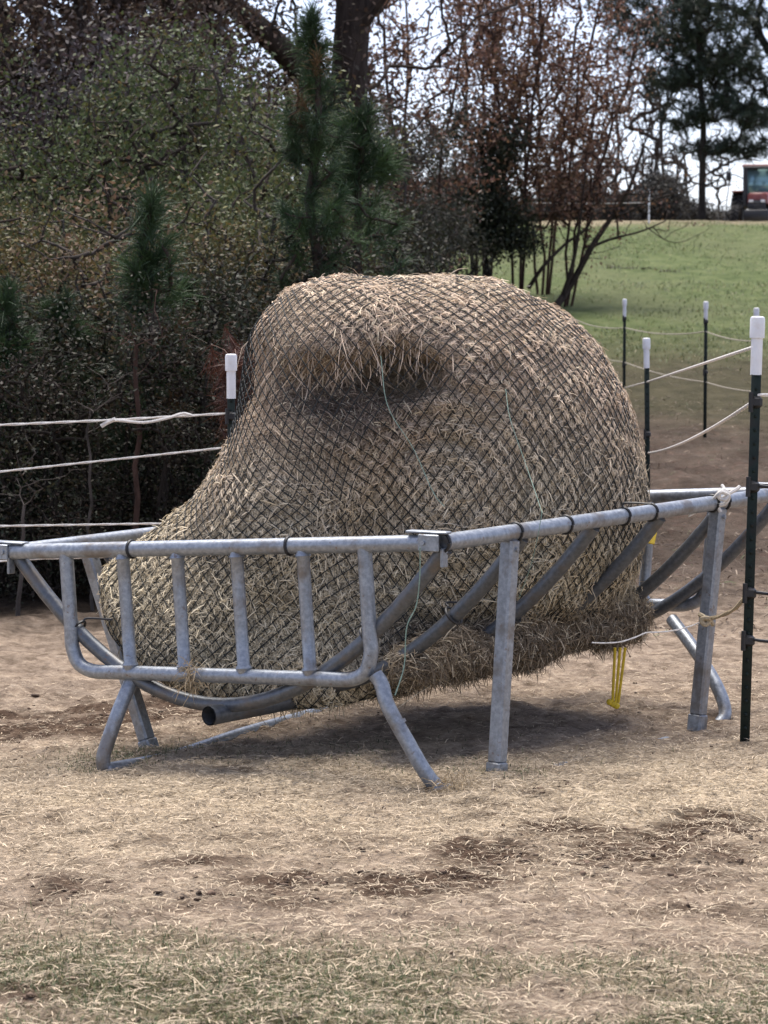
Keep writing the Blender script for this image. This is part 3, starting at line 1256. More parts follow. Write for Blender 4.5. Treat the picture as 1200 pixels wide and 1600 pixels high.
FG = 'white electric fence ropes'
rope('fence_rope', 'upper white rope running back from the nearest post at the right', [P(1176, 543, 10.3), P(1011, 597, 20), P(976, 606, 34)], .008, 0.0, group=FG)
rope('fence_rope', 'lower white rope sloping from the nearest right post to the post behind the bale', [P(1174, 630, 10.3), P(1013, 708, 20)], .0085, 0.004, group=FG)
rope('fence_rope', 'top slack rope strung between the far posts in the dirt beyond', [P(1182, 533, 27), P(1103, 518, 29.5), P(976, 512, 34), P(900, 500, 38), P(690, 480, 45)], .0075, .012, FAR_ROPE, group=FG)
rope('fence_rope', 'second slack rope below the top one on the far posts', [P(1182, 612, 27), P(1103, 597, 29.5), P(976, 566, 34), P(900, 545, 38), P(690, 500, 45)], .0075, .008, FAR_ROPE, group=FG)
rope('fence_rope', 'lowest slack rope behind the right shoulder of the bale', [P(976, 600, 34), P(900, 560, 38), P(700, 510, 45)], .0075, .008, FAR_ROPE, group=FG)
rope('fence_rope', 'short rope leaving the nearest right post out of the picture', [P(1186, 617, 10.25), P(1330, 620, 10.9)], .008, 0, group=FG)
kn = [P(160, 664, 13.0), P(180, 657, 13.0), P(225, 660, 12.98), P(262, 653, 13.0), P(285, 646, 13.05), P(300, 649, 13.05)]
rope('fence_rope', 'top white rope with a loose knotted tail at the left', [P(-160, 671, 12.6), P(0, 664, 12.75), P(180, 656, 13.0), P(355, 646, 13.2)], .0075, 0, group=FG, extra=[(kn, .008), ([P(158, 666, 12.98), P(168, 660, 12.98), P(180, 655, 12.97)], .012)])
rope('fence_rope', 'middle white rope of the left fence, running to the net edge', [P(-160, 757, 12.6), P(0, 737, 12.75), P(345, 700, 13.2), P(361, 699, 13.2)], .0065, 0, group=FG)
rope('fence_rope', 'lowest white rope of the left fence just above the feeder', [P(-160, 823, 12.6), P(0, 822, 12.75), P(245, 818, 13.1), P(361, 817, 13.2)], .0065, 0, group=FG)
rope('fence_rope', 'short bit of rope at the left picture edge behind the feeder corner', [P(-160, 886, 12.6), P(0, 877, 12.75), P(60, 873, 12.8), P(361, 866, 13.2)], .006, 0, group=FG)
rope('tie_rope', 'braided rope from the right post to a white knot on the feeder leg', [P(1170, 925, 10.28), P(1150, 950, 10.4), P(1128, 962, 10.55), P(1104, 967, 10.68)], .009, .01, TAN_ROPE, extra=[([P(1093, 960, 10.67), P(1100, 964, 10.64), P(1108, 972, 10.63), P(1101, 976, 10.62), P(1096, 968, 10.63), P(1106, 966, 10.62), P(1114, 976, 10.66)], .010), ([P(1104, 966, 10.65), P(1095, 976, 10.65)], .010)])
rope('loose_rope', 'thin slack rope drooping under the right end of the feeder', [P(1100, 970, 10.66), P(1060, 984, 10.6), P(1010, 988, 10.5), P(970, 1003, 10.4), P(925, 1004, 10.3)], .0035, .02)
rope('tie_rope', 'frayed white knot wrapped on the feeder rail corner', [P(1146, 767, 10.75), P(1130, 777, 10.75), P(1105, 790, 10.72), P(1076, 806, 10.62)], .006, .0, extra=[([P(1120, 774, 10.74), P(1128, 766, 10.71), P(1137, 770, 10.70), P(1134, 780, 10.69), P(1124, 778, 10.69), P(1127, 769, 10.68), P(1139, 775, 10.70), P(1133, 787, 10.71), P(1122, 790, 10.72), P(1126, 800, 10.72)], .0085), ([P(1112, 782, 10.73), P(1124, 770, 10.69), P(1131, 764, 10.72), P(1128, 758, 10.74)], .007), ([P(1138, 772, 10.74), P(1150, 765, 10.75), P(1156, 760, 10.76)], .008)])

# loose twine on the net
TG = 'pale green twine strands'
rope('baling_twine', 'long pale green twine hanging down the bale face to the rail', [P(795, 612, 10.2), P(803, 660, 10.1), P(818, 730, 9.95), P(840, 795, 9.74), P(842, 815, 9.68), P(828, 880, 9.72), P(806, 935, 9.85)], .0016, .006, TWINE, 'twine', TG)
rope('baling_twine', 'green twine tied at the front corner dangling below the end panel', [P(662, 862, 9.28), P(664, 895, 9.3), P(650, 940, 9.3), P(634, 990, 9.3), P(632, 1040, 9.31), P(624, 1080, 9.3)], .0028, .006, TWINE, 'twine', TG)
rope('baling_twine', 'faded green twine showing through the net in the bale hollow', [P(600, 560, 10.1), P(612, 640, 10.02), P(640, 700, 9.95), P(672, 770, 9.9), P(690, 800, 9.88)], .0018, .01, TWINE, 'twine', TG)


def yellow():
    root = thing('tie_strap', 'yellow strap hanging under the right end of the hay', 'strap', P(962, 1104, 10.75))
    o = P(962, 1104, 10.75)
    for a, b in ((P(961, 1012, 10.72), P(957, 1098, 10.74)), (P(977, 1012, 10.74), P(966, 1098, 10.75)), (P(969, 1012, 10.73), P(962, 1098, 10.74))):
        mb = MB()
        mb.tube(np.linspace(a, b, 6) - o, .006, 8)
        mb.build('strap', YELLOW, root)
    mb = MB()
    for px, py in ((953, 1097), (963, 1103), (958, 1100)):
        mb.lathe([(.001, -.014), (.012, -.01), (.016, 0), (.012, .01), (.001, .014)], P(px, py, 10.74) - o, 10)
    mb.build('hook', YELLOW, root)
    r2 = MB()
    p = P(1020, 836, 10.95)
    r2.beam(P(1023, 822, 10.95), P(1017, 850, 10.9), .03, .006, (1, 0, 0), .002)
    tag(r2.build('strap_end', YELLOW), 'small yellow strap end at the right edge of the net', 'strap')


yellow()


# ------------------------------------------------------------------ vegetation generators
def skeleton(rng, stems, targets, rtip, rpow, steps=3, bow=.15, wob=.04, sides=5, rmax=None):
    """grow a branching skeleton: stems (polylines) + twig targets joined to the nearest existing node"""
    pos, par = [], []
    for st in stems:
        for i, p in enumerate(st):
            pos.append(p)
            par.append(-1 if i == 0 else len(pos) - 2)
    nstem = len(pos)
    root = np.mean([s[0] for s in stems], 0)
    order = np.argsort(np.linalg.norm((targets - root) * np.array([1, 1, .6]), axis=1))
    cap = len(pos) + steps * len(targets) + 4
    PA = np.zeros((cap, 3))
    PA[:len(pos)] = pos
    n = len(pos)
    par = list(par) + [0] * (cap - n)
    for k in order:
        t = targets[k]
        d = t - PA[:n]
        dist = np.linalg.norm(d, axis=1) + np.maximum(0, -d[:, 2]) * .9
        j = int(dist.argmin())
        p0 = PA[j].copy()
        last = j
        Ld = np.linalg.norm(t - p0)
        for s in range(1, steps + 1):
            f = s / steps
            q = p0 + (t - p0) * f + np.array([0, 0, 1.0]) * bow * Ld * f * (1 - f) * rng.uniform(-.6, 1.4)
            if s < steps:
                q = q + rng.normal(0, wob * Ld, 3)
            PA[n] = q
            par[n] = last
            last = n
            n += 1
    PA = PA[:n]
    par = np.array(par[:n])
    cnt = np.ones(n)
    for i in range(n - 1, -1, -1):
        if par[i] >= 0:
            cnt[par[i]] += cnt[i]
    rad = rtip * cnt ** rpow
    if rmax:
        rad = np.minimum(rad, rmax)
    e = np.flatnonzero(par >= 0)
    a, b = PA[par[e]], PA[e]
    ra, rb = np.minimum(rad[par[e]], rad[e] * 1.35), rad[e]
    tg = nz(b - a)
    ref = np.where(np.abs(tg[:, 2:]) < .9, np.array([[0, 0, 1.0]]), np.array([[1.0, 0, 0]]))
    u = nz(np.cross(tg, ref))
    w = np.cross(tg, u)
    ang = np.arange(sides) / sides * 2 * pi
    cs = np.cos(ang)[None, :, None] * u[:, None] + np.sin(ang)[None, :, None] * w[:, None]
    ext = tg * (rb * .4)[:, None]
    V = np.stack([a[:, None] + cs * ra[:, None, None], (b + ext)[:, None] + cs * rb[:, None, None]], 1).reshape(-1, 3)
    i = np.arange(len(e))[:, None] * 2 * sides
    j = np.arange(sides)[None]
    k = (j + 1) % sides
    Q = np.stack([i + j, i + k, i + sides + k, i + sides + j], -1).reshape(-1, 4)
    return V, Q, PA[nstem:]


def pal_pick(rng, pal, n):
    w = np.array([p[0] for p in pal], float)
    c = np.array([p[1] for p in pal])
    k = rng.choice(len(pal), n, p=w / w.sum())
    return c[k] * rng.uniform(.65, 1.35, n)[:, None]


def leaves(rng, centres, per, spread, size, pal, clump_var=.5, droop=0.0, ratio=.5):
    n = len(centres) * per
    c = np.repeat(centres, per, 0) + rng.normal(0, 1, (n, 3)) * spread
    d = nz(rng.normal(size=(n, 3)) + np.array([0, 0, -droop]))
    s = nz(np.cross(d, rng.normal(size=(n, 3))))
    L = size * rng.uniform(.6, 1.35, n)
    W = L * ratio
    nn = np.cross(d, s)
    v = np.stack([c, c + d * (L * .45)[:, None] + s * (W * .5)[:, None] + nn * (L * .08)[:, None], c + d * L[:, None], c + d * (L * .45)[:, None] - s * (W * .5)[:, None] + nn * (L * .08)[:, None]], 1).reshape(-1, 3)
    q = np.arange(n * 4).reshape(-1, 4)
    # each clump leans to one of the palette's colours
    base = pal_pick(rng, pal, len(centres))
    col = np.repeat(base, per, 0) * clump_var + pal_pick(rng, pal, n) * (1 - clump_var)
    return v, q, np.repeat(col, 4, 0)


def blob_points(rng, blobs, n, shell=.55, keep=None):
    """points inside ellipsoids, biased to the outer part"""
    w = np.array([b[3] * b[4] * b[5] for b in blobs])
    k = rng.choice(len(blobs), n, p=w / w.sum())
    bl = np.array(blobs)[k]
    d = nz(rng.normal(size=(n, 3)))
    r = rng.random(n) ** (1 / 3.0)
    r = shell + (1 - shell) * r if shell > 0 else r
    return bl[:, :3] + d * r[:, None] * bl[:, 3:6]


def copy_tree(o, parent=None):
    c = o.copy()
    COL.objects.link(c)
    if parent is not None:
        c.parent = parent
    for ch in list(o.children):
        copy_tree(ch, c)
    return c


PROTO = {}


def make_proto(key, name, cat, trunk, crown, bark, leafmat, crown_name='crown', trunk_name='trunk'):
    root = empty(name)
    root['category'] = cat
    if trunk is not None:
        mesh_np(trunk_name, trunk[0], trunk[1], None, bark, root, None, True)
    if crown is not None:
        mesh_np(crown_name, crown[0], crown[1], None, leafmat, root, crown[2])
    PROTO[key] = [root, False]


def place(key, px, d, label, s=1.0, rz=0.0, group=None, sxy=None, dz=0.0, x=None, lean=0.0):
    root, used = PROTO[key]
    o = copy_tree(root) if used else root
    PROTO[key][1] = True
    xx = X(px, d) if x is None else x
    o.location = (xx, d, float(Hm(xx, d)) - .05 + dz)
    o.rotation_euler = (0, lean, rz)
    k = sxy if sxy else s
    o.scale = (k, k, s)
    o['label'] = label
    if group:
        o['group'] = group
    return o


OLIVE = [(5, (.072, .098, .034)), (3, (.11, .13, .05)), (2, (.04, .06, .026)), (.8, (.16, .13, .045)), (.4, (.16, .10, .05))]
YELLOWISH = [(4, (.075, .082, .030)), (2.2, (.17, .125, .04)), (1.6, (.15, .085, .04)), (1.6, (.035, .045, .018)), (.6, (.24, .19, .07)), (.8, (.2, .16, .11))]
DARKG = [(4, (.020, .028, .014)), (3, (.034, .034, .018)), (2, (.045, .030, .020))]
BROWN = [(4, (.085, .055, .042)), (3, (.12, .075, .05)), (2, (.045, .032, .024)), (1, (.075, .072, .05))]
GREYB = [(4, (.065, .055, .046)), (3, (.05, .04, .034)), (2, (.085, .075, .062))]
RUST = [(4, (.21, .105, .07)), (3, (.16, .08, .056)), (2, (.27, .155, .085)), (1.5, (.09, .052, .04))]
ORANGE = [(4, (.17, .095, .045)), (3, (.13, .065, .035)), (2, (.10, .075, .04))]


def shrub_proto(key, name, cat, seed, hgt, wid, pal, nt, per, leaf, spread, bark, nstem=4, low=.15, shell=.35, leafmat=LEAF, rtip=.004, clump_var=.5, rmax=.016):
    rng = np.random.default_rng(seed)
    stems = []
    for i in range(nstem):
        a = rng.uniform(0, 2 * pi)
        top = np.array([math.cos(a), math.sin(a), 0]) * wid * rng.uniform(.05, .3)
        hh = hgt * rng.uniform(.55, .85)
        bs = np.array([math.cos(a), math.sin(a), 0]) * wid * rng.uniform(.0, .08)
        st = [bs + (top - bs) * (t ** 1.3) + np.array([0, 0, hh * t]) + rng.normal(0, .02 * hgt, 3) * (t > 0) for t in np.linspace(0, 1, 7)]
        st[0][2] = -.1
        stems.append(st)
    blobs = []
    for i in range(17):
        z = rng.uniform(low + .06, .93)
        w = wid * .5 * (1 - .55 * abs(z - .5) * 1.3)
        a = rng.uniform(0, 2 * pi)
        o = w * rng.uniform(.15, .95)
        blobs.append((math.cos(a) * o, math.sin(a) * o, z * hgt, w * rng.uniform(.25, .5), w * rng.uniform(.25, .5), hgt * rng.uniform(.06, .13)))
    t = blob_points(rng, blobs, nt, shell)
    V, Q, nodes = skeleton(rng, stems, t, rtip, .42, 3, .05, .02, 5, rmax)
    lc = leaves(rng, t, per, spread, leaf, pal, clump_var)
    make_proto(key, name, cat, (V, Q), lc, bark, leafmat)


def needle_mesh(rng, tufts, tdirs, per, length, width, pal):
    n = len(tufts) * per
    b = np.repeat(tufts, per, 0)
    td = np.repeat(tdirs, per, 0)
    d = nz(td * 1.0 + rng.normal(0, .55, (n, 3)))
    b = b - td * rng.uniform(0, .22, n)[:, None] * (length / .2)
    L = length * rng.uniform(.6, 1.15, n)
    s = nz(np.cross(d, rng.normal(size=(n, 3))))
    w = np.full(n, width)
    nn = np.cross(d, s)
    col = np.repeat(pal_pick(rng, pal, len(tufts)), per, 0) * rng.uniform(.7, 1.3, n)[:, None]
    return strips(b, d, s, L, w, nn * .5, col, rng, np.full(n, .18))


def pine_proto(key, seed, hgt, wid, ntuft, per, nl, pal, low=.2, width=.005, name='young_pine', droop=0):
    rng = np.random.default_rng(seed)
    st = [np.array([rng.normal(0, .015) * hgt * t, rng.normal(0, .015) * hgt * t, hgt * t]) for t in np.linspace(0, 1, 10)]
    st[0][2] = -.1
    z = rng.uniform(low, 1.0, ntuft) ** .9
    r = wid * .5 * (1.02 - z) ** .6 * rng.uniform(.35, 1.0, ntuft)
    a = rng.uniform(0, 2 * pi, ntuft)
    t = np.stack([np.cos(a) * r, np.sin(a) * r, z * hgt + r * .25], 1)
    t = np.concatenate([t, [st[-1] + np.array([0, 0, .05]), st[-1], st[-2]]])
    V, Q, _ = skeleton(rng, [st], t, .005, .42)
    out = np.stack([np.cos(np.append(a, [0, 0, 0])), np.sin(np.append(a, [0, 0, 0])), np.full(len(t), 1.1)], 1)
    out[-3:] = (0, 0, 1)
    out[:, 2] -= droop
    lc = needle_mesh(rng, t, nz(out), per, nl, width, pal)
    make_proto(key, name, 'pine', (V, Q), lc, BARK_BROWN, NEEDLE, 'needles')


PINEG = [(4, (.036, .068, .028)), (3, (.058, .10, .036)), (2, (.024, .044, .021)), (.5, (.14, .085, .04))]
PINED = [(4, (.016, .028, .016)), (3, (.024, .036, .02)), (1, (.035, .04, .022))]


# --- wood on the left ------------------------------------------------------
shrub_proto('olive_a', 'broadleaf_shrub', 'shrub', 11, 3.4, 2.6, OLIVE, 300, 40, .040, .13, BARK_GREY, 5)
shrub_proto('olive_b', 'broadleaf_shrub', 'shrub', 12, 3.4, 2.6, OLIVE, 300, 40, .040, .13, BARK_BROWN, 4)
shrub_proto('yellow_a', 'autumn_shrub', 'shrub', 13, 2.8, 2.2, YELLOWISH, 260, 36, .038, .12, BARK_GREY, 6)
shrub_proto('yellow_b', 'autumn_shrub', 'shrub', 14, 2.8, 2.2, YELLOWISH, 260, 36, .038, .12, BARK_BROWN, 6)
shrub_proto('dark_a', 'evergreen_bush', 'shrub', 15, 2.6, 2.4, DARKG, 260, 34, .045, .14, BARK_DARK, 5, .02)
shrub_proto('dark_b', 'evergreen_bush', 'shrub', 16, 2.6, 2.4, DARKG, 260, 34, .045, .14, BARK_DARK, 5, .02)
shrub_proto('brown_a', 'brown_leaved_oak', 'tree', 17, 9.0, 5.5, BROWN, 520, 34, .085, .30, BARK_BROWN, 1, .25, .3, rtip=.010, rmax=.12)
shrub_proto('brown_b', 'brown_leaved_oak', 'tree', 18, 9.0, 5.5, BROWN, 520, 30, .085, .32, BARK_BROWN, 2, .25, .3, rtip=.010, rmax=.12)
shrub_proto('thicket_a', 'bare_thicket_shrub', 'shrub', 19, 2.4, 2.0, DARKG + [(2, (.05, .032, .024))], 360, 14, .04, .11, BARK_DARK, 7, .05, .1, rtip=.004)
pine_proto('pine_tall', 31, 5.2, 1.5, 150, 95, .21, PINEG, .30, .0045)
pine_proto('pine_wide', 32, 3.4, 1.7, 90, 95, .21, PINEG, .25, .0045)
pine_proto('pine_small', 33, 2.2, .9, 45, 110, .19, PINEG, .2, .004)

TB = 'brown leaved trees at the back of the left wood'
for i, (px, d, s, lab) in enumerate((
        (-40, 33, 1.0, 'brown leaved oak at the top left picture edge'),
        (70, 37, 1.1, 'brown leaved oak second from the left along the wood top'),
        (175, 34, 1.0, 'purplish brown oak above the olive shrubs left of centre'),
        (275, 39, 1.05, 'brown oak with small sky gaps left of the leaning limb'),
        (395, 42, .62, 'thin brown oak under the big leaning limb'),
        (-120, 28, .9, 'brown leaved oak cut off by the left picture edge'))):
    place('brown_a' if i % 2 == 0 else 'brown_b', px, d, lab, s, i * 1.9 + .4, TB)
GO = 'olive green shrubs in the left wood'
for i, (px, d, s, lab) in enumerate((
        (10, 24, 1.28, 'tall olive shrub at the left picture edge, mid height'),
        (105, 26, 1.42, 'olive green shrub between the left edge and the small front pine'),
        (215, 24.5, 1.32, 'olive green shrub directly behind the small front pine'),
        (320, 26, 1.45, 'olive green shrub left of the narrow dark pine'),
        (405, 24, 1.12, 'olive shrub with pale leaves beside the narrow dark pine'),
        (445, 30, 1.3, 'dim olive shrub behind the narrow dark pine trunk'))):
    place('olive_a' if i % 2 else 'olive_b', px, d, lab, s, i * 2.3, GO, s * 1.0)
GY = 'yellowing shrubs in front of the left wood'
for i, (px, d, s, lab) in enumerate((
        (25, 19.5, 1.0, 'yellow speckled shrub at the far left above the ropes'),
        (120, 20.5, 1.08, 'yellow and rust leaved shrub left of the small front pine'),
        (310, 20.5, 1.0, 'yellow leaved shrub right of the small front pine'),
        (400, 21, .98, 'orange tinged shrub close to the upper left of the bale'))):
    place('yellow_a' if i % 2 else 'yellow_b', px, d, lab, s, i * 1.7, GY)
shrub_proto('peach_a', 'peach_leaved_shrub', 'shrub', 20, 2.6, 2.0, [(3, (.20, .125, .075)), (3, (.13, .075, .045)), (2, (.26, .18, .11)), (2, (.10, .085, .035))], 130, 16, .045, .13, BARK_GREY, 6, .35)
shrub_proto('pale_a', 'pale_leaved_shrub', 'shrub', 21, 3.0, 2.2, [(3, (.085, .10, .035)), (3, (.12, .125, .045)), (2, (.06, .075, .03)), (1, (.2, .17, .06))], 170, 22, .045, .13, BARK_GREY, 5, .3)
shrub_proto('purple_a', 'purplish_shrub', 'shrub', 22, 4.6, 3.0, [(3, (.06, .042, .045)), (3, (.085, .065, .066)), (2, (.11, .10, .10)), (1, (.05, .055, .04))], 300, 24, .06, .18, BARK_DARK, 4, .35)
place('peach_a', 185, 19.3, 'peach and rust leaved shrub above the small front pine', 1.12, .6)
place('peach_a', 425, 20.2, 'orange rust leaved shrub touching the bale shoulder', .92, 2.8)
place('peach_a', 60, 18.9, 'sparse peach leaved shrub at the left above the pine sprays', .86, 4.4)
place('pale_a', 345, 21.5, 'pale yellow green shrub between the front pine and narrow pine', 1.15, 1.1)
place('pale_a', 440, 22.5, 'pale green shrub at the foot of the narrow dark pine', 1.0, 3.3)
place('pale_a', 20, 21.5, 'pale green shrub at the left edge below the oak', 1.05, 5.0)
place('purple_a', 115, 27, 'purplish grey shrub high above the olive shrubs', 1.15, .2)
place('purple_a', 300, 30, 'purplish grey shrub left of the leaning oak limb', 1.2, 2.4)
GD = 'dark evergreen bushes low in the left wood'
k = 0
for (px, d, s, lab) in (
        (-20, 17.6, .85, 'dark bush behind the left fence ropes at the picture edge'),
        (75, 18.3, .8, 'dark bush with hanging sprays above the left ropes'),
        (180, 19, .85, 'shadowed bush low behind the reddish thin trunk'),
        (275, 18.2, .85, 'dark bush low between the thin trunks and white capped post'),
        (350, 18.8, .9, 'dark bush behind the white capped post left of the bale'),
        (440, 19.5, .95, 'dark bush hidden behind the bale shoulder on its left'),
        (30, 22.5, 1.0, 'deep shaded bush in the second row at far left'),
        (130, 23, 1.0, 'deep shaded bush in the second row under the olive shrubs'),
        (240, 22.5, 1.0, 'deep shaded bush in the second row behind the small pine'),
        (340, 23, 1.05, 'deep shaded bush in the second row left of the bale'),
        (430, 24, 1.1, 'deep shaded bush in the second row beside the bale'),
        (520, 26, 1.1, 'dark bush under the narrow pine above the bale top')):
    place('dark_a' if k % 2 else 'dark_b', px, d, lab, s, k * 2.1, GD, s * 1.05)
    k += 1
GT = 'bare twiggy thicket under the left wood'
for i, (px, d, s) in enumerate(((5, 17, .75), (90, 16.9, .7), (160, 17.3, .8), (250, 17, .7), (320, 17.4, .8), (390, 17.2, .7))):
    place('thicket_a', px, d, 'bare dark twiggy shrub, number %s along the shady wood edge from the left' % ('one two three four five six'.split()[i]), s, i * 1.3, GT)
place('pine_tall', 490, 19.0, 'narrow dark green pine rising above the bale top', .78, .4, sxy=.72)
place('pine_wide', 562, 20.5, 'bright green bushy pine right of the narrow pine', 1.0, 1.9, sxy=1.05)
place('pine_small', 235, 17.6, 'small green pine in front of the yellow shrubs', 1.22, 0)
o = place('pine_wide', 95, 18.2, 'green pine with drooping sprays above the left ropes', .6, 2.0, sxy=.75)
o = place('pine_small', 15, 17.2, 'bright green pine sprig at the left picture edge', .95, 2.5)
o = place('pine_small', 300, 18.6, 'dim pine sapling left of the white capped post', .95, 4.1)


def thin_trunks():
    rng = np.random.default_rng(77)
    for (px, y0, y1, d, r, mat, lab) in (
            (212, 540, 990, 16.6, .022, BARK_RED, 'thin reddish sapling trunk behind the left ropes'),
            (146, 640, 985, 16.4, .012, BARK_GREY, 'very thin grey sapling trunk left of the reddish one'),
            (350, 640, 985, 17.0, .014, BARK_DARK, 'thin dark sapling trunk beside the white capped post'),
            (28, 790, 985, 16.0, .016, BARK_GREY, 'short grey sapling trunk above the feeder left corner'),
            (90, 600, 985, 17.2, .018, BARK_BROWN, 'brown sapling trunk between the left edge and the thin grey one'),
            (285, 600, 985, 17.6, .016, BARK_BROWN, 'brown sapling trunk right of the reddish one')):
        a = P(px, y1, d)
        b = P(px + rng.normal(0, 6), y0, d)
        z0 = float(Hm(a[0], d)) - .05
        pts = [np.array([a[0], d, z0])]
        for t in np.linspace(.1, 1, 9):
            pts.append(np.array([a[0] + (b[0] - a[0]) * t + rng.normal(0, .012), d + rng.normal(0, .02), z0 + (b[2] - z0) * t]))
        tops = np.array([pts[-1] + rng.normal(0, .2, 3) * np.array([1, 1, .6]) + np.array([0, 0, .15]) for _ in range(14)])
        root = thing('sapling', lab, 'sapling', (0, 0, 0), 0, 'thin saplings at the wood edge')
        base = pts[0].copy()
        root.location = [float(c) for c in base]
        pts = [p - base for p in pts]
        tops = tops - base
        V, Q, _ = skeleton(rng, [pts], tops, .0022, .2)
        mb = MB()
        mb.tube(pts, np.linspace(r, r * .6, len(pts)), 8)
        off = mb.n
        mb.add(V, Q)
        mb.build('trunk', mat, root)
        v, q, c = leaves(rng, tops, 14, .07, .035, DARKG)
        mesh_np('crown', v, q, None, LEAF, root, c)


thin_trunks()


def dead_sprig():
    rng = np.random.default_rng(5)
    d = 15.2
    b = P(385, 700, d)
    z0 = float(Hm(b[0], d)) - .05
    st = [np.array([0, 0, 0]) + np.array([rng.normal(0, .01), 0, 1]) * h for h in np.linspace(0, 1.45, 7)]
    t = np.array([[rng.normal(0, .10), rng.normal(0, .10), rng.uniform(1.05, 1.72)] for _ in range(45)])
    V, Q, _ = skeleton(rng, [st], t, .004, .4)
    root = thing('dead_pine', 'rust brown dead pine sprig beside the bale shoulder', 'pine', (b[0], d, z0))
    mesh_np('trunk', V, Q, None, BARK_RED, root, None, True)
    v, q, c = needle_mesh(rng, t, nz(rng.normal(0, .4, (45, 3)) + np.array([0, 0, -.6])), 60, .13, .004, [(3, (.10, .038, .022)), (2, (.075, .03, .02)), (1, (.13, .06, .03))])
    mesh_np('needles', v, q, None, NEEDLE, root, c)


dead_sprig()


def big_oak():
    rng = np.random.default_rng(9)
    d = 38.0
    base = P(556, 560, d)
    z0 = float(Hm(base[0], d)) - .1
    root = thing('oak_tree', 'big brown oak trunk with a thick limb leaning to the upper left', 'tree', (base[0], d, z0))
    o = np.array([base[0], d, z0])
    tr = np.array([[base[0], d, z0]] + [P(*p) for p in ((560, 400, d), (548, 250, d), (546, 120, d), (552, 0, d), (548, -120, d), (560, -260, d))]) - o
    limb = np.array([P(*p) for p in ((545, 215, d), (512, 165, d - .1), (468, 108, d - .4), (425, 62, d - .8), (380, 22, d - 1.2), (320, -30, d - 1.7), (240, -80, d - 2.2))]) - o
    mb = MB()
    mb.tube(spline(tr, 6), np.interp(np.arange(len(tr) * 6 - 5), [0, 6, 12, 24, 36], [.42, .32, .29, .26, .18]), 14)
    mb.tube(spline(limb, 6), np.linspace(.24, .12, len(limb) * 6 - 5), 12)
    mb.tube(spline(np.array([P(552, 60, d), P(600, -10, d - .3), P(650, -60, d - .6)]) - o, 6), np.linspace(.12, .06, 13), 8)
    # fine branches off limb and trunk
    stems = [list(spline(limb, 4)), list(spline(tr[2:], 4))]
    tg = []
    for _ in range(230):
        u = rng.random()
        if u < .6:
            q = limb[rng.integers(1, len(limb))]
        else:
            q = tr[rng.integers(3, len(tr))]
        tg.append(q + rng.normal(0, 1, 3) * np.array([.9, .8, .7]) + np.array([0, 0, .1]))
    tg = np.array(tg)
    V, Q, _ = skeleton(rng, stems, tg, .008, .33, rmax=.08)
    mb.add(V, Q)
    mb.build('trunk', BARK_BROWN, root)
    v, q, c = leaves(rng, tg, 8, .17, .09, BROWN)
    mesh_np('crown', v, q, None, LEAF, root, c)


big_oak()


# --- rust-leaved saplings beyond the bale ----------------------------------------
def sapling_proto(key, seed, hgt, nst, spread, nt, per, leaf, pal, leanx=0.0, bark=BARK_RED, low=.28, lsp=.14):
    rng = np.random.default_rng(seed)
    stems = []
    for i in range(nst):
        a = 2 * pi * i / nst + rng.normal(0, .4)
        out = np.array([math.cos(a) + leanx, math.sin(a) * .7, 0]) * spread * rng.uniform(.3, 1.0)
        hh = hgt * rng.uniform(.75, 1.0)
        stems.append([np.array([math.cos(a), math.sin(a), 0]) * .12 + out * t ** 1.15 + np.array([0, 0, hh * t - .1 * (t == 0)]) + rng.normal(0, .05, 3) * (t > 0) for t in np.linspace(0, 1, 10)])
    tg = []
    for _ in range(nt):
        s = stems[rng.integers(nst)]
        t = rng.uniform(low, 1.05)
        k = min(int(t * 9), 8)
        q = s[k] + (s[k + 1] - s[k]) * (t * 9 - k)
        reach = hgt * .20 * (1.15 - .55 * t)
        dv = nz(rng.normal(size=3) * np.array([1, 1, .35])) * reach * rng.uniform(.2, 1)
        tg.append(q + dv + np.array([0, 0, abs(dv[0]) * .55]))
    tg = np.array(tg)
    V, Q, nodes = skeleton(rng, stems, tg, .007, .34, 3, .1, .025, 5, .032)
    lv = np.concatenate([tg, nodes[rng.choice(len(nodes), nt // 2)]])
    v, q, c = leaves(rng, lv, per, lsp, leaf, pal, .4, .4)
    make_proto(key, 'rust_leaved_sapling', 'tree', (V, Q), (v, q, c), bark, LEAF, 'crown', 'stems')


sapling_proto('rust_a', 41, 8.2, 4, 1.5, 430, 10, .10, RUST)
sapling_proto('rust_b', 42, 8.2, 5, 1.6, 460, 10, .10, RUST)
sapling_proto('rust_c', 43, 8.0, 3, 1.3, 420, 10, .10, RUST + ORANGE)
GR = 'rust leaved saplings between the bale and the hill'
for i, (px, d, s, rz, lab) in enumerate((
        (635, 52, 1.0, .2, 'rust leaved sapling nearest the bright green pine'),
        (752, 58, .98, 4.0, 'rust leaved sapling rising behind the dark cedar'),
        (808, 57, 1.05, 1.0, 'rust leaved clump right of the dark cedar'),
        (848, 60, 1.08, 3.0, 'densest rust and orange sapling left of the leaning one'))):
    place(('rust_a', 'rust_b', 'rust_c')[i % 3], px, d, lab, s, rz, GR)
sapling_proto('rust_lean', 45, 6.6, 3, 1.2, 330, 9, .08, RUST, .9, low=.32)
place('rust_lean', 882, 57, 'slim rust sapling leaning right over the green field', 1.0, 0, GR)


